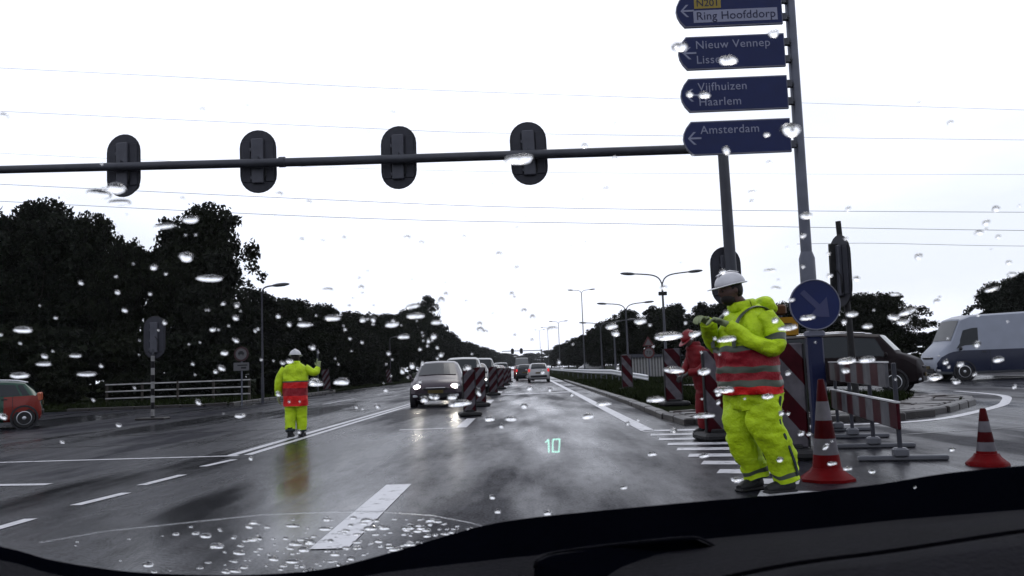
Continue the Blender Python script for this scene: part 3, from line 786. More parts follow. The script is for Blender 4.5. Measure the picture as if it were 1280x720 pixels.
STRB = mat_stripes("barrier_blocks", .86, 0, .25, (.035, .004, .008), (.095, .095, .105), 'X')
A, B = Vector((4.02, 9.2, 0)), Vector((4.82, 13.3, 0))
dv = B - A; ln_ = dv.length; an = math.atan2(dv.y, dv.x)
t = thing("barrier", "red and white plank barrier receding beside the tall cone", "barrier", A, an)
for z, h, x0 in ((.92, .27, .25), (.49, .28, -.15)):
    m = MB(); m.bbox((ln_ / 2 + x0 / 2, .065, z), (ln_ - x0, .035, h), .01); o = m.build("plank", STRB, t)
    m = MB(); m.box((ln_ / 2 + x0 / 2, .065, z + h / 2 + .012), (ln_ - x0, .05, .018)); m.build("top_edge", mat("plank_edge", (.42, .42, .43), .3), o)
for x in (.12, 1.5, 2.9, 4.1):
    m = MB(); m.bbox((x, .02, .56), (.05, .045, 1.0), .01); p = m.build("post", BOARD, t)
    m = MB(); m.bbox((x, .0, .03), (.07, .92, .055), .012); m.bbox((x, .02, .09), (.13, .16, .1), .02); m.build("foot", mat("foot_steel", (.085, .088, .10), .35, .2), t)

# ------------------------------------------------------------------ vehicles
TYRE = mat("tyre", (.012, .012, .013), .7)
RIM = mat("alloy_rim", (.38, .39, .41), .35, .7)
CGLASS = mat("car_glass", (.008, .011, .014), .1, 0, .22)
TRIM = mat("car_black_trim", (.012, .012, .014), .45)
PLATE = mat("yellow_plate", (.05, .035, .008), .4)
LITH = mat("lit_headlight", (.8, .8, .75), .2, emit=(1, .93, .80), estr=85)
LAMPOFF = mat("headlight_glass", (.35, .36, .38), .1)
TAILR = mat("tail_light_red", (.35, .01, .012), .2, emit=(1, .05, .06), estr=.55)
TAILOFF = mat("tail_light_dull", (.22, .012, .012), .2)
CHROME = mat("chrome_strip", (.5, .5, .52), .2, .9)
HATCH = [(-2.0, .36, .60, .52, .66, .60, .58), (-1.86, .24, .78, .62, .80, .74, .66), (-1.5, .2, .82, .74, .84, .88, .70), (-1.02, .2, .84, .88, .855, 1.0, .72), (-.22, .2, .84, .93, .855, 1.42, .60), (.45, .2, .84, .95, .855, 1.49, .60),
         (1.25, .2, .84, .97, .85, 1.44, .585), (1.62, .2, .83, .98, .84, 1.22, .63), (1.86, .24, .80, .95, .82, 1.02, .68), (1.95, .28, .77, .72, .79, .84, .68), (2.0, .34, .72, .58, .74, .64, .62)]
MPV = [(-2.2, .38, .66, .60, .74, .70, .64), (-2.06, .26, .86, .74, .88, .90, .74), (-1.7, .22, .90, .92, .92, 1.06, .78), (-1.35, .22, .92, 1.02, .93, 1.16, .79), (-.72, .22, .92, 1.06, .93, 1.74, .70), (.2, .22, .92, 1.07, .93, 1.83, .70),
       (1.9, .22, .92, 1.07, .92, 1.80, .69), (2.12, .24, .90, 1.05, .90, 1.45, .74), (2.22, .28, .86, .9, .87, 1.0, .78), (2.26, .34, .80, .62, .82, .7, .7)]
VAN = [(-2.9, .42, .74, .70, .84, .80, .72), (-2.76, .28, .93, .92, .96, 1.10, .84), (-2.5, .26, .97, 1.06, .99, 1.34, .86), (-2.32, .26, .98, 1.12, 1.0, 1.5, .87), (-1.9, .26, .99, 1.16, 1.0, 2.38, .84), (-1.5, .26, .99, 1.16, 1.0, 2.52, .84),
       (.6, .26, .99, 1.16, 1.0, 2.58, .84), (2.7, .26, .99, 1.16, 1.0, 2.57, .84), (2.92, .28, .98, 1.16, .99, 2.5, .83), (2.96, .4, .95, 1.2, .97, 2.3, .76)]
BOXY = [(-2.1, .38, .66, .62, .76, .74, .66), (-1.98, .26, .86, .78, .89, .98, .76), (-1.7, .22, .90, .98, .92, 1.12, .80), (-1.45, .22, .92, 1.04, .93, 1.2, .80), (-.98, .22, .92, 1.06, .93, 1.76, .74), (.2, .22, .92, 1.07, .93, 1.86, .74),
        (1.95, .22, .92, 1.07, .92, 1.84, .73), (2.12, .24, .90, 1.05, .90, 1.5, .76), (2.22, .28, .86, .9, .87, 1.0, .78), (2.26, .34, .80, .62, .82, .7, .7)]
WHEELS = {}
def wheel_meshes(r):
    if r in WHEELS: return WHEELS[r]
    ry = Matrix.Rotation(R(90), 3, 'Y')
    m = MB(); m.lathe([(r * .66, -.10), (r * .93, -.10), (r, -.07), (r, .07), (r * .93, .10), (r * .66, .10)], seg=24, rot=ry); ty = m.mesh("wheel", TYRE, 40)
    m = MB(); m.lathe([(r * .66, -.02), (r * .66, .085), (r * .60, .092), (r * .60, .03), (.001, .03)], seg=24, rot=ry, rowmat=[0, 0, 0, 1])
    for k in range(5):
        rx = Matrix.Rotation(R(72 * k), 3, 'X'); m.box(rx @ Vector((.06, 0, r * .34)), (.03, .075, r * .6), rx)
    m.ellipsoid((.07, 0, 0), (.025, .06, .06), 10, 6)
    WHEELS[r] = (ty, m.mesh("rim", [RIM, TRIM], 40)); return WHEELS[r]
def car(label, loc, rz, st, paint, cat="car", name="car", lit=False, lower=None, rowmats=None, group=None, wr=.31, wheels=(-1.28, 1.26), glass_y=None, side=(), doors=(), rails=None, tail=TAILOFF, front=True, rear=True, scale=1.0, mirrors=True, plate=PLATE):
    t = thing(name, label, cat, loc, rz, group); t.scale = (scale,) * 3
    mats = [paint] + list(lower or [])
    def half(s):
        y, zb, wb, zl, wl, zt, wt = s
        wm = max(wb, wl) + .014; zm = zb + (zl - zb) * .55
        return [(wb * .88, zb), (wb, zb + .09), (wm, zm), (wl, zl), (wt + (wl - wt) * .10, zt - .07 * min(1, (zt - zl) / .3)), (wt - .09, zt), (0, zt + .022)]
    def ring(s): 
        h_ = half(s); return h_ + [(-x, z) for x, z in reversed(h_[:-1])]
    # add in-between stations so that panels curve
    ss = []
    for a, b_ in zip(st[:-1], st[1:]):
        ss.append(a)
    ss = st
    m = MB(); n = 13
    for s in ss:
        for x, z in ring(s): m.v.append(Vector((x, s[0], z)))
    rm = rowmats or (lambda y, j: 0)
    for i in range(len(ss) - 1):
        yc = (ss[i][0] + ss[i + 1][0]) / 2
        for k in range(n):
            j = k if k < 6 else (11 - k if k < 12 else 0)
            m.face([i * n + k, i * n + (k + 1) % n, (i + 1) * n + (k + 1) % n, (i + 1) * n + k], rm(yc, j))
    m.face([k for k in range(n)], 0); m.face([(len(ss) - 1) * n + k for k in reversed(range(n))], 0)
    body = m.build("body", mats, t, 32)
    def P(j, y):
        for a, b_ in zip(ss[:-1], ss[1:]):
            if a[0] <= y <= b_[0]:
                f = (y - a[0]) / (b_[0] - a[0]); pa, pb = half(a)[j], half(b_)[j]
                return Vector((pa[0] + (pb[0] - pa[0]) * f, y, pa[1] + (pb[1] - pa[1]) * f))
        return Vector((*half(ss[-1])[j][:1], y, half(ss[-1])[j][1]))
    def sidewin(yb0, yb1, yt0, yt1, lo=.06, hi=.94, nm="side_window", mm=CGLASS, off=.008):
        for sx in (1, -1):
            m = MB(); nx, nz_ = 5, 3
            for a in range(nx + 1):
                for b_ in range(nz_ + 1):
                    tz = b_ / nz_; y = (yb0 + (yb1 - yb0) * a / nx) * (1 - tz) + (yt0 + (yt1 - yt0) * a / nx) * tz
                    f = lo + (hi - lo) * tz; p = P(3, y).lerp(P(4, y), f)
                    m.v.append(Vector(((p.x + off) * sx, p.y, p.z + off * .3)))
            for a in range(nx):
                for b_ in range(nz_): m.face([a * (nz_ + 1) + b_, (a + 1) * (nz_ + 1) + b_, (a + 1) * (nz_ + 1) + b_ + 1, a * (nz_ + 1) + b_ + 1])
            m.build(nm, mm, t)
    def screen(y0, y1, nm, inset=.03, mm=CGLASS):
        m = MB(); nx, ny = 6, 3
        for a in range(ny + 1):
            y = y0 + (y1 - y0) * a / ny; p5, p6 = P(5, y), P(6, y); hw = p5.x + .05 - inset
            e = .004; d = (P(6, y1) - P(6, y0)).normalized(); nn = Vector((0, -d.z, d.y)) 
            if nn.z < 0: nn = -nn
            for b_ in range(nx + 1):
                s_ = -1 + 2 * b_ / nx; q = Vector((s_ * hw, y, p6.z + (p5.z - p6.z) * s_ * s_)) + nn * .012
                m.v.append(q)
        for a in range(ny):
            for b_ in range(nx): m.face([a * (nx + 1) + b_, a * (nx + 1) + b_ + 1, (a + 1) * (nx + 1) + b_ + 1, (a + 1) * (nx + 1) + b_])
        m.build(nm, mm, t)
    for q in side: sidewin(*q)
    if glass_y:
        screen(glass_y[0], glass_y[1], "windscreen"); 
        if len(glass_y) > 2: screen(glass_y[2], glass_y[3], "rear_window")
    for y in doors:
        for sx in (1, -1):
            m = MB()
            pts = [P(j, y) for j in (1, 2, 3)]; pts = [Vector(((p.x + .002) * sx, p.y, p.z)) for p in pts]
            m.tube(pts, .006, 4); 
            m.build("door_gap", TRIM, t)
            m = MB(); p = P(3, y - .22) ; m.bbox(((p.x + .012) * sx, y - .22, p.z - .07), (.03, .16, .03), .008); m.build("door_handle", TRIM, t)
    L0, L1 = ss[0][0], ss[-1][0]
    f1 = ss[1]
    ty, ri = wheel_meshes(wr)
    wx = ss[len(ss) // 2][2] - .085
    for wy in wheels:
        for sx in (1, -1):
            m = MB(); ry = Matrix.Rotation(R(90), 3, 'Y'); m.lathe([(wr + .065, -.05), (wr + .065, .115), (wr + .01, .118), (wr + .01, -.05)], (sx * (wx - .0), wy, wr + .01), 24, Matrix.Rotation(R(90 if sx > 0 else -90), 3, 'Y')); m.build("wheel_arch", TRIM, t, 40)
            wo = link("wheel", ty, t, (sx * wx, wy, wr), (0, 0, 0 if sx > 0 else R(180))); link("rim", ri, wo, (.022, 0, 0))
    if front:
        zt, zl = f1[5], f1[3]
        for sx in (1, -1):
            m = MB(); m.ellipsoid((sx * (f1[4] - .16), L0 + .20, zl + .04), (.15, .12, .085), 14, 8, Matrix.Rotation(R(22 * sx), 3, 'Z')); h_ = m.build("headlight", LAMPOFF, t, 60)
            if lit:
                m = MB(); m.ellipsoid((sx * (f1[4] - .20), L0 + .075, zl + .035), (.10, .05, .075), 12, 6); m.build("bulb", LITH, h_, 60)
            m = MB(); m.bbox((sx * (f1[4] - .14), L0 + .07, f1[1] + .13), (.16, .1, .08), .02); m.build("fog_lamp", LAMPOFF, t)
        m = MB(); m.bbox((0, L0 + .02, zl - .03), (.86, .1, .07), .02); m.build("grille", TRIM, t)
        m = MB(); m.bbox((0, L0 - .03, zl + .005), (.62, .03, .022), .006); m.build("chrome_strip", CHROME, t)
        m = MB(); m.bbox((0, L0 + .06, f1[1] + .14), (1.1, .16, .17), .03); m.build("lower_grille", TRIM, t)
        m = MB(); m.bbox((0, L0 - .045, f1[1] + .26), (.5, .02, .11), .004); m.build("number_plate", plate, t)
    if rear:
        b1 = ss[-3]
        for sx in (1, -1):
            m = MB(); m.bbox((sx * (b1[4] - .07), ss[-3][0] + .02, b1[3] - .02), (.16, .12, .26), .03, Matrix.Rotation(R(-8 * sx), 3, 'Z')); m.build("tail_light", tail, t)
        m = MB(); m.bbox((0, L1 + .005, .47), (1.3, .08, .16), .03); m.build("bumper", TRIM, t)
        m = MB(); m.bbox((0, ss[-2][0] + .05, .74), (.5, .03, .11), .004); m.build("number_plate", plate, t)
    if mirrors:
        y = glass_y[0] + .22 if glass_y else -1
        p = P(3, y)
        for sx in (1, -1):
            m = MB(); m.ellipsoid((sx * (p.x + .11), y, p.z + .09), (.10, .06, .075), 10, 6); m.tube([(sx * (p.x - .02), y, p.z + .02), (sx * (p.x + .06), y, p.z + .06)], .02, 6); m.build("mirror", mats[0] if st is not VAN else TRIM, t, 60)
    if rails:
        for sx in (1, -1):
            y0, y1 = rails; m = MB(); q = [Vector((sx * (P(4, y).x - .05), y, P(5, y).z + .045)) for y in [y0 + (y1 - y0) * k / 6 for k in range(7)]]
            m.tube(q, .02, 6); m.build("roof_rail", CHROME, t, 60)
    return t
def cpaint(name, col, rough=.25, coat=.12, spec=.2): return mat(name, tuple(c * .42 for c in col), rough, .1, spec=spec, coat=coat, var=.06, vscale=2)
HS = [(-.62, .12, -.02, .16, .08, .92), (.2, 1.15, .24, 1.0), (1.2, 1.5, 1.06, 1.18)]
HG = (-.98, -.26, 1.28, 1.84)
car("dark purple hatchback with lit headlights, first in the oncoming queue", (-3.02, 29.2, 0), R(2), HATCH, cpaint("paint_aubergine", (.045, .028, .045)), lit=True, glass_y=HG, side=HS, doors=(.15,), group="cars in the oncoming queue", wr=.3)
MS = [(-1.0, -.05, -.62, 0, .08, .92), (.05, 1.0, .08, 1.0), (1.1, 1.95, 1.08, 1.82)]
MG = (-1.3, -.76, 1.93, 2.18)
car("tall grey people carrier with lit headlights, second in the oncoming queue", (-2.75, 36.6, 0), R(2), MPV, cpaint("paint_pale_grey", (.25, .25, .24)), lit=True, glass_y=MG, side=MS, doors=(0,), group="cars in the oncoming queue", wheels=(-1.35, 1.4), wr=.32, scale=.93)
qc = [("black hatchback, third in the oncoming queue", 43.4, -2.75, HATCH, (.02, .02, .024)), ("silver grey people carrier, fourth in the oncoming queue", 50.2, -2.75, MPV, (.16, .165, .17)), ("dark car with lit headlights, fifth in the oncoming queue", 57.5, -2.7, HATCH, (.03, .028, .03)),
      ("white car, sixth in the oncoming queue", 65, -2.75, HATCH, (.4, .4, .4)), ("black car, seventh in the oncoming queue", 73, -2.75, HATCH, (.02, .02, .02)), ("red car, eighth in the oncoming queue", 82, -2.8, HATCH, (.30, .015, .02)), ("dark grey car, ninth in the oncoming queue", 92, -2.8, MPV, (.05, .05, .055)), ("dark blue car, last of the oncoming queue", 104, -2.8, HATCH, (.02, .025, .05))]
for i, (lb, y, x, st, c) in enumerate(qc):
    car(lb, (x, y, 0), R(2), st, cpaint("paint_queue_%d" % i, c), lit=i in (0, 2, 3, 5), glass_y=HG if st is HATCH else MG, side=HS if st is HATCH else MS, group="cars in the oncoming queue", wheels=(-1.28, 1.26) if st is HATCH else (-1.35, 1.4))
car("white hatchback with red tail lights driving away ahead", (.95, 68, 0), R(180), HATCH, cpaint("paint_white", (.62, .62, .63)), glass_y=HG, side=HS, tail=TAILR, group="cars driving away ahead", scale=1.0)
car("dark car just beyond the white hatchback", (-.15, 80, 0), R(180), HATCH, cpaint("paint_ahead_dark", (.03, .03, .035)), glass_y=HG, side=HS, tail=TAILR, group="cars driving away ahead")
car("red far car beyond the white hatchback", (-.6, 97, 0), R(180), HATCH, cpaint("paint_ahead_red", (.35, .02, .025)), glass_y=HG, side=HS, tail=TAILR, group="cars driving away ahead")
car("pale far van at the head of the lane", (-.6, 120, 0), R(180), VAN, cpaint("paint_ahead_pale", (.35, .36, .36)), "van", "van", glass_y=(-2.30, -1.93), side=[(-1.85, -1.1, -1.42, -1.0, .1, .62)], tail=TAILR, wheels=(-1.9, 1.7), wr=.34)
# green and red estate car cut by the left edge
EST = [(y if y < 1.3 else 1.25 + (y - 1.25) * .62, zb, wb, zl, wl, zt * .96, wt) for (y, zb, wb, zl, wl, zt, wt) in HATCH]
EST.insert(6, (.72, .2, .84, .955, .855, 1.48 * .96, .597))
car("green estate car with a red rear quarter at the left edge", (-15.35, 23.4, 0), R(-61), EST, cpaint("paint_green", (.018, .085, .055)), lower=[cpaint("paint_red", (.30, .028, .018))], rowmats=lambda y, j: 1 if (y > .73 and j <= 2) else 0,
    glass_y=(-.98, -.26, 1.27, 1.60), side=[HS[0], HS[1], (1.2, 1.4, 1.06, 1.2)], doors=(.15, .95), rails=(-.1, 1.3), wr=.31, tail=mat("tail_light_orange", (.25, .06, .03), .2), scale=.92)
# dark people carrier behind the barrier
car("dark people carrier with pale roof rails behind the barrier", (10.3, 27.0, 0), R(90 - 30), BOXY, cpaint("paint_charcoal", (.020, .014, .016), .5, 0, .04), glass_y=(-1.4, -1.0, 1.96, 2.15), side=[(-1.2, -.2, -.88, -.15, .08, .92), (-.1, .95, -.08, .95), (1.05, 1.95, 1.03, 1.85)], doors=(0, 1.05), rails=(-.6, 1.75), wheels=(-1.35, 1.4), wr=.33, tail=mat("tail_light_orange", (.5, .12, .04), .2))
car("silver and navy panel van on the side road at the right", (19.6, 35.0, 0), R(-90 - 3), VAN, cpaint("paint_silver", (.44, .48, .58), .4, 0), "van", "van", lower=[cpaint("paint_navy", (.014, .022, .06)), mat("sill_grey", (.17, .18, .20), .4)],
    rowmats=lambda y, j: {0: 2, 1: 1, 2: 1}.get(j, 0), glass_y=(-2.30, -1.93), side=[(-2.2, -1.35, -1.86, -1.3, .16, .66), (1.5, 2.6, 1.5, 2.6, .52, .80)], doors=(-.95, .9), wheels=(-1.95, 1.7), wr=.35, tail=TAILOFF, scale=1.04)
car("white far people carrier beyond the guard rail", (11.4, 150, .0), R(-60), MPV, cpaint("paint_far_white", (.45, .45, .45)), glass_y=MG, side=MS, wheels=(-1.35, 1.4))

# pale ribbed shed far on the right
t = thing("shed", "pale ribbed low shed beyond the right verge", "shed", (9.8, 66, .05))
m = MB(); m.box((0, 0, .8), (4.0, 3, 1.6)); m.build("wall", mat("shed_wall", (.10, .10, .10), .6, var=.2), t)
for i in range(18):
    m = MB(); m.box((-1.9 + i * .224, -1.53, .82), (.09, .05, 1.5)); m.build("rib", mat("shed_rib", (.22, .22, .22), .5), t)
m = MB(); m.prism([(-2.15, 1.58), (2.15, 1.58), (2.15, 1.68), (-2.15, 1.86)], -1.7, 1.7, FR); m.build("roof", DSTEEL, t)

# ------------------------------------------------------------------ people
HIVIS = mat("hivis_yellow", (.33, .47, .010), .55, var=.22, vscale=5, bump=.9, bscale=9, bdist=.05)
HIRED = mat("hivis_red", (.42, .010, .010), .55, var=.2, vscale=6, bump=.9, bscale=9, bdist=.04)
HIRED2 = mat("hivis_dark_red", (.17, .008, .014), .55, var=.2, vscale=6, bump=.9, bscale=9, bdist=.04)
REFL = mat("reflective_grey", (.05, .06, .045), .35, var=.15, vscale=9)
NAVY = mat("navy_trim", (.018, .026, .03), .6)
SKIN = mat("skin", (.07, .042, .036), .5, var=.1, vscale=10)
HAIR = mat("dark_hair", (.012, .010, .009), .6)
GLOVE = mat("grey_glove", (.17, .20, .11), .6, var=.2, vscale=12)
HELMET = mat("helmet_white", (.40, .40, .42), .3, var=.12, vscale=8)
BOOT = mat("black_boot", (.014, .014, .015), .5, var=.2)
def cloth(mb, i0, amp, seed):
    """push the vertices from i0 on in and out as folds"""
    c = Vector((seed * 3.1, seed * 1.7, 0))
    for i in range(i0, len(mb.v)):
        p = mb.v[i]
        d = noise.noise(p * 7 + c) * .6 + noise.noise(Vector((p.x * 9, p.y * 9, p.z * 17)) + c) * .5 + noise.noise(p * 26 + c) * .15 + .55 * (.35 - abs(noise.noise(Vector((p.x * 6 + p.z * 5, p.y * 6 - p.z * 4, p.z * 9)) + c))) * 1.6
        e = Vector((noise.noise(p * 8 + c + Vector((9, 0, 0))), noise.noise(p * 8 + c + Vector((0, 9, 0))), noise.noise(p * 8 + c + Vector((0, 0, 9)))))
        mb.v[i] = p + (e * .6 + Vector((p.x, p.y, 0)).normalized() * d) * amp
def dense(rings, step=.022):
    """rings: (z, cx, cy, rx, ry, mat) -> resampled; the material of a row is that of the ring below it"""
    pts = []; rad = []; mt = []
    for a, b in zip(rings[:-1], rings[1:]):
        n = max(1, int(abs(b[0] - a[0]) / step))
        for k in range(n):
            f = k / n; f2 = f * f * (3 - 2 * f) if n > 2 else f
            pts.append((a[1] + (b[1] - a[1]) * f, a[2] + (b[2] - a[2]) * f, a[0] + (b[0] - a[0]) * f)); rad.append((a[3] + (b[3] - a[3]) * f2, a[4] + (b[4] - a[4]) * f2)); mt.append(a[5])
    e = rings[-1]; pts.append((e[1], e[2], e[0])); rad.append((e[3], e[4])); return pts, rad, mt
def ringloft(mb, pts, rad, mt, seg=40, top=True, bottom=True):
    """horizontal ellipse rings"""
    b = len(mb.v); n = len(pts)
    for p, r in zip(pts, rad):
        for k in range(seg):
            t_ = 2 * math.pi * k / seg; cx, sx_ = math.cos(t_), math.sin(t_)
            q = 2.5; den = (abs(cx) ** q + abs(sx_) ** q) ** (1 / q)
            mb.v.append(Vector((p[0] + r[0] * cx / den, p[1] + r[1] * sx_ / den, p[2])))
    for i in range(n - 1):
        for k in range(seg): mb.face([b + i * seg + k, b + i * seg + (k + 1) % seg, b + (i + 1) * seg + (k + 1) % seg, b + (i + 1) * seg + k], mt[i])
    if bottom: mb.face([b + k for k in reversed(range(seg))], mt[0])
    if top: mb.face([b + (n - 1) * seg + k for k in range(seg)], mt[-1])
def chain(pts, rad, n=7):
    P = catmull(pts, n); out_ = []
    for i in range(len(pts) - 1):
        for k in range(n): out_.append(rad[i] + (rad[i + 1] - rad[i]) * k / n)
    return P, out_ + [rad[-1]]
def glove(parent, wrist, dirv, palm, curl, spread=1.0, mm=GLOVE, thumbside=1, point=False):
    d = Vector(dirv).normalized(); nrm = Vector(palm); nrm = (nrm - d * nrm.dot(d)).normalized(); side = d.cross(nrm) * thumbside
    w0 = Vector(wrist); m = MB()
    m.tube([w0 - d * .03, w0 + d * .03, w0 + d * .075, w0 + d * .10], [(.028, .036), (.024, .042), (.022, .046), (.018, .042)], 12, up=nrm)
    for i, l in enumerate((.078, .086, .08, .062)):
        o = w0 + d * .092 + side * (.033 - .022 * i) * spread
        c = 0.12 if point and i == 0 else curl
        p = [o]; dd = d.copy(); q = side
        for k in range(3):
            dd = (dd * math.cos(c) - nrm * -math.sin(c)).normalized(); nn2 = dd
            p.append(p[-1] + dd * l * (.42, .33, .25)[k])
        m.tube(p, [.0115, .011, .010, .008], 8)
    th = w0 + d * .03 + side * .038
    m.tube([th, th + (d * .6 + side * .8).normalized() * .035, th + (d * .6 + side * .8).normalized() * .035 + (d * .9 + side * .15 + nrm * .25).normalized() * .04], [.014, .0125, .010], 8)
    return m.build("glove", mm, parent, 60)
def head_into(mb, c, rot):
    def f(p):
        x, y, z = p
        if z < -.02: x *= 1 - .28 * min(1, (-z - .02) / .09); y = y * (1 - .10 * min(1, -z / .1)) - .006
        return Vector((x, y, z))
    mb.ellipsoid(c, (.077, .098, .118), 24, 18, rot, fn=f)
    for pos, r in (((0, -.102, -.012), (.013, .022, .026)), ((0, -.092, .022), (.045, .02, .012)), ((0, -.088, -.058), (.024, .016, .012)), ((0, -.082, -.092), (.024, .02, .018)), ((.078, .01, -.005), (.012, .02, .032)), ((-.078, .01, -.005), (.012, .02, .032))):
        mb.ellipsoid(Vector(c) + rot @ Vector(pos), r, 10, 8, rot)
def remeshed(mb, name, m_, parent, vox=.011):
    me = mb.mesh(name, m_); o = bpy.data.objects.new("tmp", me); sc.collection.objects.link(o)
    md = o.modifiers.new("r", 'REMESH'); md.mode = 'VOXEL'; md.voxel_size = vox; md.use_smooth_shade = True
    s_ = o.modifiers.new("s", 'SMOOTH'); s_.iterations = 3; s_.factor = .5
    me2 = bpy.data.meshes.new_from_object(o.evaluated_get(bpy.context.evaluated_depsgraph_get()))
    bpy.data.objects.remove(o); me2.name = name
    if not me2.materials: me2.materials.append(m_)
    return link(name, me2, parent)
def person(label, loc, rz, c, cat="person", scale=1.0):
    t = thing("person", label, cat, loc, rz); t.scale = (scale,) * 3
    hr = Matrix.Rotation(c.get("yaw", 0), 3, 'Z') @ Matrix.Rotation(c.get("nod", 0), 3, 'X')
    hc = Vector(c["head"])
    # body: one continuous surface under the clothes
    b = MB()
    tp = c["torso"]
    p_, r_, m_ = dense(tp, .06); ringloft(b, p_[1:-1], [(x * .78, y * .78) for x, y in r_[1:-1]], [0] * len(m_), 20)
    nk = Vector(c["neck"]); b.tube([nk - Vector((0, 0, .12)), nk, hc + hr @ Vector((0, .02, -.06))], [.085, .06, .058], 14)
    head_into(b, hc, hr)
    for s in c["arms"]:
        P, rr = chain(s["pts"], [q * .68 for q in s["rad"]], 5); b.tube(P, rr, 12)
    for s in c["legs"]:
        P, rr = chain(s["pts"], [min(q * .7, .09) for q in s["rad"]], 5); b.tube(P, rr, 12)
    remeshed(b, "body", SKIN, t)
    for sx in (-1, 1):
        m = MB(); m.ellipsoid(hc + hr @ Vector((sx * .031, -.089, .004)), (.012, .008, .009), 10, 6, hr); m.build("eye", mat("eye_dark", (.02, .018, .016), .2), t, 60)
    m = MB(); m.ellipsoid(hc + hr @ Vector((0, .012, .008)), (.084, .100, .118), 20, 12, hr, fn=lambda p: Vector((p.x, max(p.y, -.035), max(p.z, -.075 if p.y > 0 else -.0)))); m.build("hair", HAIR, t, 60)
    if c.get("beard"):
        m = MB(); m.ellipsoid(hc + hr @ Vector((0, -.035, -.066)), (.062, .068, .062), 16, 10, hr); m.build("beard", HAIR, t, 60)
    # jacket
    j = MB(); p_, r_, m_ = dense(tp, .018); ringloft(j, p_, r_, m_, 56); 
    for s in c["arms"]:
        P, rr = chain(s["pts"], s["rad"], 9); n = len(P); b0 = len(j.v)
        bands = s.get("bands", ()); rmm = []
        for i in range(n - 1):
            f = i / (n - 1); k = s.get("mat", 0)
            for lo, hi, bm_ in bands:
                if lo <= f < hi: k = bm_
            rmm.append(k)
        # creases gather towards the elbow and cuff
        rr = [q * (1 + .035 * noise.noise(Vector((i * .55, q * 40, 3)))) for i, q in enumerate(rr)]
        j.tube(P, rr, 28, rowmat=rmm)
    cloth(j, 0, c.get("fold", .018), c.get("seed", 1))
    jk = j.build("jacket", c["jmats"], t, 70)
    for st_ in c.get("strips", ()):
        m = MB(); q = catmull(st_, 6); m.tube(q, [(.008, .028)] * len(q), 8, up=(0, -1, .3)); m.build("reflective_strip", REFL, jk, 60)
    if c.get("hood"):
        m = MB(); h0 = Vector(c["hood"]); m.ellipsoid(h0, (.15, .085, .09), 20, 12, Matrix.Rotation(R(22), 3, 'X')); cloth(m, 0, .02, 4); m.build("hood", c["jmats"][0], jk, 70)
        cl = MB(); pts = [(nk.x + .105 * math.cos(a_), nk.y + .105 * math.sin(a_), nk.z - .005 + .02 * math.sin(a_)) for a_ in [k * math.pi / 8 for k in range(17)]]
        cl.tube(pts, [(.045, .024)] * 17, 10, caps=False); cl.build("collar", c["jmats"][0], jk, 70)
    else:
        cl = MB(); pts = [(nk.x + .085 * math.cos(a_), nk.y + .085 * math.sin(a_), nk.z) for a_ in [k * math.pi / 8 for k in range(17)]]
        cl.tube(pts, [(.05, .02)] * 17, 10, caps=False); cl.build("collar", c["jmats"][0], jk, 70)
    # trousers: seat and two legs in one garment
    tr = MB(); p_, r_, m_ = dense(c["seat"], .025); ringloft(tr, p_, r_, m_, 40)
    for s in c["legs"]:
        P, rr = chain(s["pts"], s["rad"], 11); n = len(P); rmm = []
        for i in range(n - 1):
            f = i / (n - 1); k = 0
            for lo, hi, bm_ in s.get("bands", ()):
                if lo <= f < hi: k = bm_
            rmm.append(k)
        rr = [q * (1 + .04 * noise.noise(Vector((i * .5, q * 40, 7)))) for i, q in enumerate(rr)]
        tr.tube(P, rr, 28, rowmat=rmm)
    cloth(tr, 0, c.get("fold", .018) * 1.1, c.get("seed", 1) + 5)
    tw = tr.build("trousers", c["tmats"], t, 70)
    for s in c["legs"]:
        if "seam" in s:
            P, rr = chain(s["pts"], s["rad"], 8); m = MB(); q = []
            for i, (p, r) in enumerate(zip(P, rr)):
                if .06 < i / len(P) < .86: q.append(p + Vector(s["seam"]).normalized() * (r + .004))
            m.tube(q, [(.007, .016)] * len(q), 6, up=s["seam"]); m.build("side_stripe", NAVY, tw, 60)
    for f in c["feet"]:
        pos, yaw = Vector(f[0]), f[1]; rt = Matrix.Rotation(yaw, 3, 'Z')
        m = MB(); m.tube([pos + rt @ Vector(q) for q in ((0, .075, .055), (0, .03, .06), (0, -.05, .055), (0, -.13, .042), (0, -.18, .035))], [(.05, .042), (.06, .05), (.052, .052), (.042, .054), (.022, .035)], 14, up=(0, 0, 1))
        m.tube([pos + Vector((0, 0, .05)), pos + rt @ Vector((0, .03, .2))], [.055, .06], 12)
        bt = m.build("boot", BOOT, t, 60)
        m = MB(); m.bbox(pos + rt @ Vector((0, -.05, .012)), (.105, .29, .03), .012, rt); m.build("sole", BLACK, bt)
    # helmet
    m = MB(); hh = []
    m.ellipsoid(hc + hr @ Vector((0, .008, .052)), (.112, .136, .112), 28, 14, hr, fn=lambda p: Vector((p.x, p.y, max(p.z, -.004)))); hl = m.build("helmet", HELMET, t, 50)
    m = MB(); pts = []
    for k in range(25):
        a_ = 2 * math.pi * k / 24; fr = max(0, -math.sin(a_)) ** 1.5
        pts.append(hc + hr @ Vector((math.cos(a_) * (.116 + .004 * fr), .008 + math.sin(a_) * (.140 + .045 * fr), .050 - .014 * fr)))
    m.tube(pts, [(.006, .014 + .02 * max(0, -math.sin(2 * math.pi * k / 24))) for k in range(25)], 8, caps=False, up=(0, 0, 1)); m.build("brim", HELMET, hl, 60)
    m = MB(); m.tube([hc + hr @ Vector((0, y, z)) for y, z in ((-.10, .14), (-.04, .163), (.03, .167), (.10, .145))], [(.008, .022)] * 4, 8); m.build("ridge", HELMET, hl, 60)
    for g_ in c["gloves"]: glove(t, *g_)
    return t

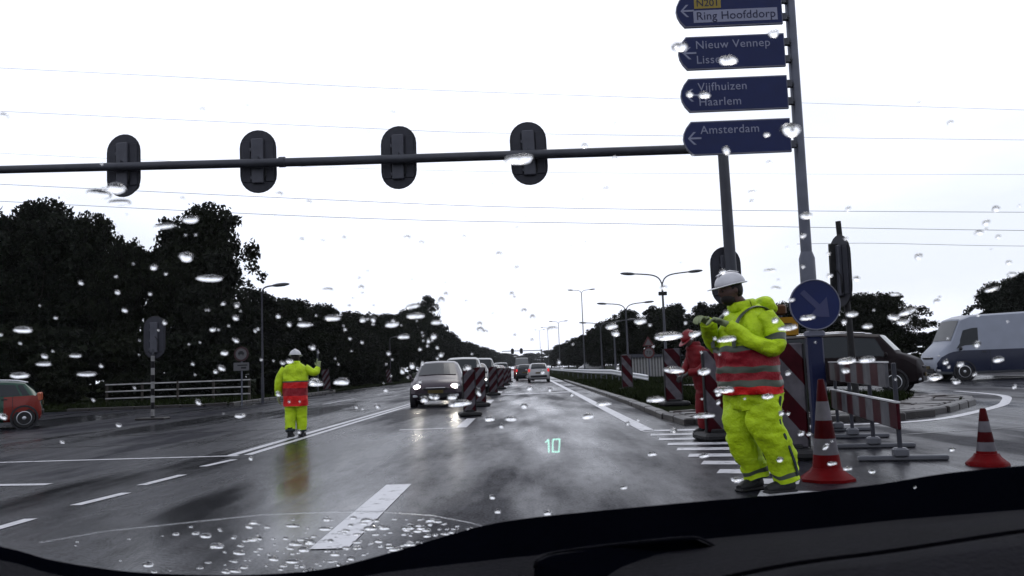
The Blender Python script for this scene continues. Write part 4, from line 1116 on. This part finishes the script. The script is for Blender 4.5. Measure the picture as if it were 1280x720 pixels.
Y_, RD, RF, DR = 0, 1, 2, 3
JM = [HIVIS, HIRED, REFL, HIRED2]
TM = [HIVIS, REFL, NAVY]
near = dict(
    torso=[(.835, 0, -.07, .285, .235, RD), (.90, 0, -.075, .285, .235, RF), (.955, 0, -.08, .28, .232, DR), (1.02, 0, -.085, .285, .23, RF), (1.075, 0, -.09, .285, .23, DR), (1.20, 0, -.10, .285, .225, RF), (1.245, 0, -.10, .275, .215, Y_), (1.40, 0, -.08, .255, .19, Y_), (1.49, 0, -.065, .215, .165, Y_), (1.565, 0, -.06, .16, .12, Y_), (1.60, 0, -.075, .10, .09, Y_)],
    arms=[dict(pts=[(.20, -.03, 1.49), (.285, -.01, 1.36), (.31, -.04, 1.23), (.27, -.20, 1.27), (.17, -.39, 1.42)], rad=[.092, .086, .08, .07, .055], bands=((.30, .37, RF),)),
          dict(pts=[(-.20, -.04, 1.49), (-.28, -.06, 1.34), (-.29, -.14, 1.24), (-.20, -.29, 1.33), (-.06, -.43, 1.46)], rad=[.09, .085, .078, .068, .055], bands=((.30, .37, RF),))],
    legs=[dict(pts=[(.115, -.02, .86), (.125, -.05, .62), (.14, .02, .44), (.13, .12, .22), (.12, .15, .10)], rad=[.16, .148, .13, .112, .106], bands=((.80, .885, 1), (.96, 1.1, 2)), seam=(1, .35, 0)),
          dict(pts=[(-.115, -.03, .86), (-.125, -.10, .62), (-.13, -.09, .44), (-.13, .0, .22), (-.12, .03, .10)], rad=[.16, .148, .13, .112, .106], bands=((.80, .885, 1), (.96, 1.1, 2)))],
    seat=[(.70, 0, -.04, .22, .19, 0), (.80, 0, -.045, .255, .205, 0), (.92, 0, -.06, .26, .21, 0)],
    feet=[((.12, .13, 0), R(-6)), ((-.13, .0, 0), R(8))], neck=(0, -.105, 1.60), head=(.0, -.215, 1.73), yaw=R(-10), nod=R(9), beard=True,
    gloves=[((.16, -.415, 1.44), (-.3, -.8, .35), (0, -.3, -1), .75), ((-.05, -.45, 1.475), (.3, -.85, .25), (0, .2, -1), .8)],
    hood=(0, .12, 1.585), strips=[[(.15, -.325, 1.24), (.155, -.315, 1.36), (.15, -.245, 1.49), (.15, -.10, 1.575), (.15, .05, 1.545), (.15, .145, 1.44), (.15, .16, 1.26)], [(-.15, -.325, 1.24), (-.155, -.315, 1.36), (-.15, -.245, 1.49), (-.15, -.10, 1.575), (-.15, .05, 1.545), (-.15, .145, 1.44), (-.15, .16, 1.26)]], jmats=JM, tmats=TM, seed=1, fold=.027)
person("worker in yellow and red rain suit and white helmet, standing nearest", (2.03, 7.5, 0), R(-68), near, scale=1.02)
left = dict(
    torso=[(.60, 0, 0, .235, .17, RD), (.80, 0, 0, .235, .17, DR), (.95, 0, 0, .235, .165, RD), (1.06, 0, 0, .24, .165, RF), (1.085, 0, 0, .245, .165, Y_), (1.30, 0, .0, .25, .15, Y_), (1.38, 0, .0, .20, .13, Y_), (1.44, 0, .0, .10, .09, Y_)],
    arms=[dict(pts=[(.19, 0, 1.33), (.29, .02, 1.17), (.325, .01, 1.0), (.34, -.03, .82)], rad=[.09, .085, .08, .066]),
          dict(pts=[(-.19, 0, 1.33), (-.31, -.02, 1.26), (-.38, -.08, 1.25), (-.42, -.14, 1.33)], rad=[.09, .08, .07, .058])],
    legs=[dict(pts=[(.09, 0, .72), (.10, -.02, .45), (.10, .03, .24), (.09, .07, .11)], rad=[.12, .11, .10, .095], bands=((.86, 1.1, 2),)), dict(pts=[(-.09, 0, .72), (-.10, -.05, .45), (-.10, -.06, .24), (-.09, -.07, .10)], rad=[.12, .11, .10, .095], bands=((.86, 1.1, 2),))],
    seat=[(.58, 0, 0, .18, .14, 0), (.70, 0, 0, .21, .15, 0)],
    feet=[((.09, .07, 0), 0.05), ((-.09, -.07, 0), -.05)], neck=(0, 0, 1.43), head=(0, -.02, 1.545), yaw=0, nod=R(4),
    gloves=[((.342, -.035, .80), (.02, -.12, -1), (-1, 0, 0), .35), ((-.425, -.15, 1.35), (0, -.15, 1), (0, -1, .0), 1.0, 1.0, GLOVE, 1, True)], jmats=JM, tmats=TM, seed=3, fold=.014)
person("worker in yellow and red suit seen from behind, on the double line", (-4.47, 16.25, -.0), R(180), left, scale=.98)
REDS = mat("work_red", (.11, .004, .007), .6, var=.15, vscale=7, bump=.25, bscale=22)
redp = dict(
    torso=[(.72, 0, .02, .21, .16, 0), (.95, 0, -.02, .21, .17, 0), (1.0, 0, -.03, .21, .17, 1), (1.05, 0, -.04, .215, .17, 0), (1.28, 0, -.10, .22, .16, 0), (1.40, 0, -.15, .17, .13, 0), (1.45, 0, -.18, .09, .08, 0)],
    arms=[dict(pts=[(.19, -.11, 1.33), (.27, -.13, 1.15), (.24, -.25, 1.02), (.12, -.36, 1.0)], rad=[.085, .08, .072, .058]), dict(pts=[(-.19, -.11, 1.33), (-.26, -.14, 1.15), (-.22, -.26, 1.0), (-.1, -.36, .97)], rad=[.085, .08, .072, .058])],
    legs=[dict(pts=[(.09, .03, .80), (.10, .0, .48), (.10, .04, .25), (.10, .05, .09)], rad=[.115, .10, .09, .085]), dict(pts=[(-.09, .03, .80), (-.10, -.04, .48), (-.10, -.02, .25), (-.10, -.01, .09)], rad=[.115, .10, .09, .085])],
    seat=[(.66, 0, .02, .17, .14, 0), (.78, 0, .02, .20, .15, 0)], feet=[((.10, .04, 0), 0), ((-.10, -.02, 0), 0)], neck=(0, -.17, 1.45), head=(0, -.25, 1.53), yaw=0, nod=R(38),
    gloves=[((.11, -.37, .99), (-.3, -.8, -.4), (0, 0, -1), .5, 1.0, BOOT), ((-.09, -.37, .96), (.3, -.8, -.4), (0, 0, -1), .5, 1.0, BOOT)], jmats=[REDS, REFL], tmats=[REDS, REFL, NAVY], seed=8, fold=.016)
_h, HELMET = HELMET, mat("helmet_red", (.13, .008, .012), .35)
person("person in dark red work clothes, bent forward, half hidden by the near worker", (2.86, 13.6, 0), R(-70), redp, scale=.98)
HELMET = _h

# ------------------------------------------------------------------ the car the picture is taken from
own = thing("car", "dark dashboard and rain-spotted windscreen of the car in the foreground", "car", (0, 0, 0))
def ray(px, py):
    return CR @ Vector(((px - 640) / 1050, -(py - 360) / 1050, -1))
PL_Z0, PL_Y0, PL_K = .93, 1.02, .625              # windscreen plane: z = Z0 + (Y0 - y) * K
def on_glass(px, py):
    d = ray(px, py); tt = (PL_Z0 + PL_Y0 * PL_K - EYE.z) / (d.z + PL_K * d.y); return EYE + d * tt
m = MB(); PN = Vector((0, PL_K, 1)).normalized(); PU = Vector((0, -1, PL_K)).normalized()
c4 = [Vector((-.62, PL_Y0 + .01, PL_Z0)), Vector((1.5, PL_Y0 + .01, PL_Z0)), Vector((1.38, .12, PL_Z0 + .9 * PL_K)), Vector((-.52, .12, PL_Z0 + .9 * PL_K))]
for o_ in (0, .005): m.v += [p - PN * (o_ + .001) for p in c4]
for q in ((3, 2, 1, 0), (4, 5, 6, 7), (0, 1, 5, 4), (1, 2, 6, 5), (2, 3, 7, 6), (3, 0, 4, 7)): m.face(q)
ws = m.build("windscreen", CLEAR, own)
m = MB(); m.bbox((.43, -.75, PL_Z0 + .9 * PL_K + .01), (1.9, 1.74, .05), .02); m.build("roof", TRIM, own)  # unseen car shell (roof, pillars, doors, back), added to shade the dashboard
HEADL = mat("headlining", (.12, .12, .12), .9)
for sx, x0, x1 in ((-1, -.76, -.60), (1, 1.58, 1.45)):
    m = MB(); m.tube([(x0, PL_Y0 + .08, PL_Z0 - .05), (x1, .1, PL_Z0 + .9 * PL_K)], [(.05, .035), (.045, .03)], 10); m.build("windscreen_pillar", HEADL, own, 60)
    m = MB(); m.bbox((x0, -.4, .6), (.1, 2.6, .72), .03); m.build("door", TRIM, own)  # lower door side, out of view, added to keep the dash dark
m = MB(); m.bbox((.43, -1.62, .9), (1.9, .1, 1.1), .03); m.build("rear_shade_wall", TRIM, own)  # closes the unseen shell behind the viewer, added for shade
# dashboard: rows from the foot of the glass towards the viewer
cols = [-420, -160, 0, 60, 130, 200, 300, 400, 480, 588, 650, 722, 790, 860, 920, 1000, 1100, 1180, 1280, 1420, 1600, 2000, 2500]
e0 = [640, 655, 683, 699, 711, 717, 719, 712, 693, 661, 649, 641, 634.5, 628, 623, 616, 605, 592, 582, 570, 560, 548, 536]
e1 = [662, 676, 700, 716, 730, 740, 742, 730, 716, 703, 696, 689, 682, 676, 670, 663, 652, 645, 637, 626, 616, 602, 590]
e2 = [750, 760, 765, 775, 780, 790, 795, 795, 790, 785, 775, 762, 748, 732, 716, 701, 688, 676, 661, 645, 632, 617, 604]
e3 = [900] * 13 + [860, 850, 840, 830, 820, 810, 790, 770, 755, 740]
y0_ = [.80 + .00013 * max(0, c) for c in cols]
def drow(e, dep): return [EYE + ray(c, v) * (d / ray(c, v).y) for c, v, d in zip(cols, e, dep)]
R0 = drow(e0, y0_); R1 = drow(e1, [d * .90 for d in y0_]); R2 = drow(e2, [d * .70 for d in y0_]); R3 = drow(e3, [d * .52 for d in y0_])
def loft(rows, name, m_, drop=.03, nseg=4):
    rows = [catmull(r, nseg) for r in rows]; m = MB(); n = len(rows[0]); k = len(rows)
    for r in rows: m.v += list(r)
    m.v += [p - Vector((0, 0, drop)) for p in rows[0]]; m.v += [p - Vector((0, 0, drop)) for p in rows[-1]]
    for a in range(k - 1):
        for i in range(n - 1): m.face([a * n + i, a * n + i + 1, (a + 1) * n + i + 1, (a + 1) * n + i])
    for i in range(n - 1):
        m.face([i, i + 1, k * n + i + 1, k * n + i]); m.face([(k - 1) * n + i, (k - 1) * n + i + 1, (k + 1) * n + i + 1, (k + 1) * n + i])
        m.face([k * n + i, k * n + i + 1, (k + 1) * n + i + 1, (k + 1) * n + i])
    return m.build(name, m_, own, 60)
COWL = mat("cowl_black", (.0008, .001, .002), .7, spec=.0, var=.2)
DASH = mat("dash_plastic", (.0024, .0024, .0042), .8, spec=.03, var=.25, vscale=14, bump=.3, bscale=240)
DASH2 = mat("dash_pad", (.0055, .0055, .0078), .8, spec=.03, var=.25, vscale=14, bump=.3, bscale=240)
R0b = [a.lerp(b, .5) + Vector((0, 0, .004)) for a, b in zip(R0, R1)]
loft([R0, R0b, [p - Vector((0, 0, .004)) for p in R1]], "cowl", COWL)
dash = loft([R1, [a.lerp(b, .5) + Vector((0, 0, .002)) for a, b in zip(R1, R2)], R2], "dashboard", DASH)
loft([[p - Vector((0, 0, .012)) for p in R2], [p - Vector((0, .012, .012)) for p in R2]], "groove", COWL)
loft([[p - Vector((0, .012, .0)) for p in R2], [a.lerp(b, .35) + Vector((0, 0, .012)) for a, b in zip(R2, R3)], R3], "dash_pad", DASH2)
def on_dash(px, py, d, up=.006): return EYE + ray(px, py) * (d / ray(px, py).y) + Vector((0, 0, up))
def slab(name, poly, d, m_, par, dz=.012):
    m = MB(); n = len(poly); P = [on_dash(px, py, dd, 0) for (px, py), dd in zip(poly, d)]
    m.v += P + [p - Vector((0, 0, dz)) for p in P]
    m.face(range(n)); m.face([n + i for i in reversed(range(n))])
    for i in range(n): m.face([i, (i + 1) % n, n + (i + 1) % n, n + i])
    return m.build(name, m_, par)
vp = [(668, 712), (672, 702), (690, 694), (760, 684), (850, 675), (872, 675), (888, 682), (905, 694), (914, 702), (880, 710), (820, 720), (760, 732), (690, 742), (668, 740)]
slab("vent", vp, [.77 if y < 700 else .72 if y < 715 else .68 for x, y in vp], COWL, own)
vr_ = [on_dash(x, y - 1.2, .775 if y < 700 else .725, .001) for x, y in vp[:9]]
m = MB(); m.tube(catmull(vr_, 4), .0012, 6); m.build("vent_rim", DASH2, own)
sp_ = [(978, 694), (1000, 690), (1120, 673), (1280, 650), (1280, 656), (1120, 681), (1000, 698), (982, 698)]
# head-up display digits, shining on the glass
HUD = mat("hud_glow", (.0, .0, .0), .5, emit=(.5, 1.0, .85), estr=1.5)
hud = tag(MB().tube([on_glass(x, y) - PN * .009 for x, y in ((681.5, 541.5), (685, 538), (685.5, 554))], .00045, 6).build("display_digit", HUD, own), "glowing teal figure one of the head-up display")
MB().tube([on_glass(x, y) - PN * .009 for x, y in ((690.5, 538), (690, 553.5), (698, 553.5), (699, 537.5), (690.5, 538))], .00045, 6).build("display_digit", HUD, own)["label"] = "glowing teal figure zero of the head-up display"

def drop_mesh(mb, px, py, wpx, hpx, rot=0.0, rnd=random, hgt=.8):
    """a bead of water: flat on the glass, domed outside; sizes as seen, laid on the pane"""
    c = on_glass(px, py); dist = (c - EYE).length
    a = wpx / 1050 * dist / 2
    vd = (c - EYE).normalized(); fs = abs(vd.dot(PN))
    b = hpx / 1050 * dist / 2 / max(fs, .25)
    ux = Vector((1, 0, 0)); cr_, sr = math.cos(rot), math.sin(rot); nseg, nr = 14, 4
    i0 = len(mb.v); ht = hgt * min(a, b)
    lob = [1 + .30 * rnd.uniform(-1, 1) for _ in range(nseg)]
    lob = [(lob[k - 1] + lob[k] * 2 + lob[(k + 1) % nseg]) / 4 for k in range(nseg)]
    sag = rnd.uniform(.0, .25)
    mb.v.append(c)
    for r in range(nr):
        ph = (math.pi / 2) * (r / nr)
        for k in range(nseg):
            t_ = 2 * math.pi * k / nseg; u = math.cos(t_) * a * math.cos(ph) * lob[k]; v = math.sin(t_) * b * math.cos(ph) * lob[k] 
            u2 = u * cr_ - v * sr * (a / b if b > a else 1); v2 = u * sr + v * cr_
            mb.v.append(c + ux * u2 + PU * (v2 - sag * b * math.sin(ph)) + PN * (math.sin(ph) * ht))
    mb.v.append(c + PN * ht - PU * (sag * b)); top = len(mb.v) - 1
    for k in range(nseg): mb.face([i0, i0 + 1 + (k + 1) % nseg, i0 + 1 + k])
    for r in range(nr - 1):
        for k in range(nseg): mb.face([i0 + 1 + r * nseg + k, i0 + 1 + r * nseg + (k + 1) % nseg, i0 + 1 + (r + 1) * nseg + (k + 1) % nseg, i0 + 1 + (r + 1) * nseg + k])
    for k in range(nseg): mb.face([i0 + 1 + (nr - 1) * nseg + k, i0 + 1 + (nr - 1) * nseg + (k + 1) % nseg, top])
bigd = [(650, 200, 40, 18, .05), (125, 243, 34, 12, -.1), (148, 253, 30, 8, 0), (205, 283, 26, 7, .1), (240, 275, 24, 9, .1), (262, 348, 32, 9, -.05), (232, 322, 18, 12, 0), (990, 163, 26, 18, 0), (909, 76, 22, 12, 0), (850, 60, 20, 16, 0), (880, 119, 16, 10, 0), (862, 118, 9, 9, 0),
        (845, 57, 10, 10, 0), (967, 42, 13, 12, 0), (908, 188, 10, 12, 0), (1008, 270, 15, 8, 0), (490, 141, 9, 4, 0), (770, 155, 6, 3, 0), (962, 338, 18, 4, 0), (970, 360, 16, 4, -.15), (690, 411, 14, 6, 0), (835, 421, 36, 11, 0), (868, 418, 20, 8, .3), (800, 402, 18, 8, .15), (765, 408, 16, 7, .25), (770, 417, 12, 8, 0), (1118, 368, 14, 4, 0),
        (1065, 393, 16, 6, -.1), (1118, 397, 16, 6, -.25), (1128, 403, 16, 6, .2), (1135, 390, 20, 6, .6), (985, 410, 26, 7, .12), (1010, 397, 22, 6, .25), (842, 463, 30, 8, -.2), (880, 465, 22, 8, .12), (905, 488, 30, 8, .05), (910, 424, 28, 7, .12), (1058, 452, 22, 8, .2), (1085, 450, 22, 7, .1), (940, 240, 14, 4, .1),
        (380, 406, 18, 6, 0), (415, 398, 20, 8, 0), (490, 406, 18, 8, 0), (520, 395, 30, 8, .05), (505, 421, 18, 6, 0), (515, 383, 22, 7, .3), (545, 403, 16, 6, 0), (410, 362, 14, 5, 0), (427, 478, 22, 9, 0), (392, 478, 14, 9, 0), (362, 452, 12, 6, 0), (395, 480, 18, 6, 0), (300, 520, 16, 5, 0),
        (585, 460, 10, 6, 0), (640, 524, 18, 6, 0), (612, 524, 16, 7, 0), (735, 521, 18, 7, 0), (28, 413, 24, 7, -.05), (25, 470, 24, 6, .05), (108, 468, 22, 5, 0), (545, 497, 10, 6, 0), (530, 500, 12, 8, .3), (575, 505, 30, 8, .1), (598, 490, 8, 14, 0), (565, 497, 14, 7, .4), (662, 486, 9, 6, 0),
        (960, 496, 14, 6, .1), (880, 520, 26, 6, 0), (1085, 408, 14, 5, 0), (1248, 450, 12, 6, .3), (1265, 343, 12, 5, 0), (1240, 362, 16, 4, .5), (1248, 296, 6, 4, 0), (1170, 472, 16, 7, .2), (1195, 478, 10, 5, 0), (1200, 456, 10, 5, 0), (5, 145, 9, 6, 0), (145, 236, 24, 14, 0), (55, 455, 20, 4, 0), (95, 445, 16, 4, 0),
        (820, 500, 26, 7, .08), (755, 505, 22, 5, 0), (655, 508, 10, 6, 0), (615, 622, 9, 5, 0), (685, 642, 11, 6, 0), (622, 640, 9, 4, 0), (880, 570, 14, 5, 0), (815, 568, 14, 5, 0), (1040, 580, 12, 4, .2), (1060, 586, 12, 4, .3), (920, 600, 16, 5, 0), (975, 575, 9, 6, 0), (1090, 590, 9, 4, 0), (1190, 562, 8, 4, 0), (780, 610, 9, 4, 0)]
rd = random.Random(21)
for d in bigd:
    m = MB(); m2 = m; drop_mesh(m, d[0], d[1], d[2] * .92, d[3] * .72, d[4], rd); m.build("raindrop", WATER, ws, 75)
m = MB()
for _ in range(300):                                            # fine drops over the swept glass
    x, y = rd.uniform(-300, 2300), rd.triangular(40, 640, 430)
    s = rd.choice((1.8, 2.4, 3, 4, 5, 6)); drop_mesh(m, x, y, s * rd.uniform(1, 1.6), s * rd.uniform(.6, 1.0), 0, rd)
for _ in range(85):                                            # denser before the trees on the left
    x, y = rd.gauss(440, 110), rd.gauss(425, 38)
    s = rd.choice((2, 2.4, 3, 3.6, 5, 6.5)); drop_mesh(m, x, y, s * rd.uniform(1, 1.3), s * rd.uniform(.8, 1.0), 0, rd)
def arc_y(x): 
    xs = [50, 130, 330, 420, 480, 540, 588, 640]; ys = [678, 664, 643, 639.5, 639.5, 644, 653, 668]
    for a in range(len(xs) - 1):
        if xs[a] <= x <= xs[a + 1]: return ys[a] + (ys[a + 1] - ys[a]) * (x - xs[a]) / (xs[a + 1] - xs[a])
    return 720
k = 0
while k < 330:                                                  # unswept corner of the glass
    x = 620 - abs(rd.gauss(0, 200)); y = rd.uniform(642, 716)
    if x < 60 or y < arc_y(x) + 6: continue
    s = rd.choice((1.6, 2, 2.5, 3, 4, 5, 7)); drop_mesh(m, x, y, s * rd.uniform(1.4, 2.6), s * rd.uniform(.42, .65), rd.uniform(-.08, .08), rd, .6); k += 1
o = m.build("small_raindrops", WATER, ws, 75); o["kind"] = "stuff"
m = MB(); m.tube([on_glass(x, arc_y(x)) for x in range(50, 641, 10)], .0005, 6); m.build("wiper_edge_of_water", WATER, ws, 60)

# ------------------------------------------------------------------ rain haze
m = MB(); m.box((0, 1350, 15.9), (5400, 3700, 36.2))
hz = m.build("haze", None or bpy.data.materials.new("rain_haze"))
hm = hz.data.materials[0]; hm.use_nodes = True; ht = hm.node_tree; ht.nodes.clear()
ho = ht.nodes.new("ShaderNodeOutputMaterial"); pv = ht.nodes.new("ShaderNodeVolumePrincipled")
pv.inputs["Color"].default_value = (.86, .88, .93, 1); pv.inputs["Density"].default_value = .0001; pv.inputs["Anisotropy"].default_value = .2
ht.links.new(pv.outputs[0], ho.inputs["Volume"])
tag(hz, "thin grey rain haze filling the air over the road", "haze", kind="stuff")
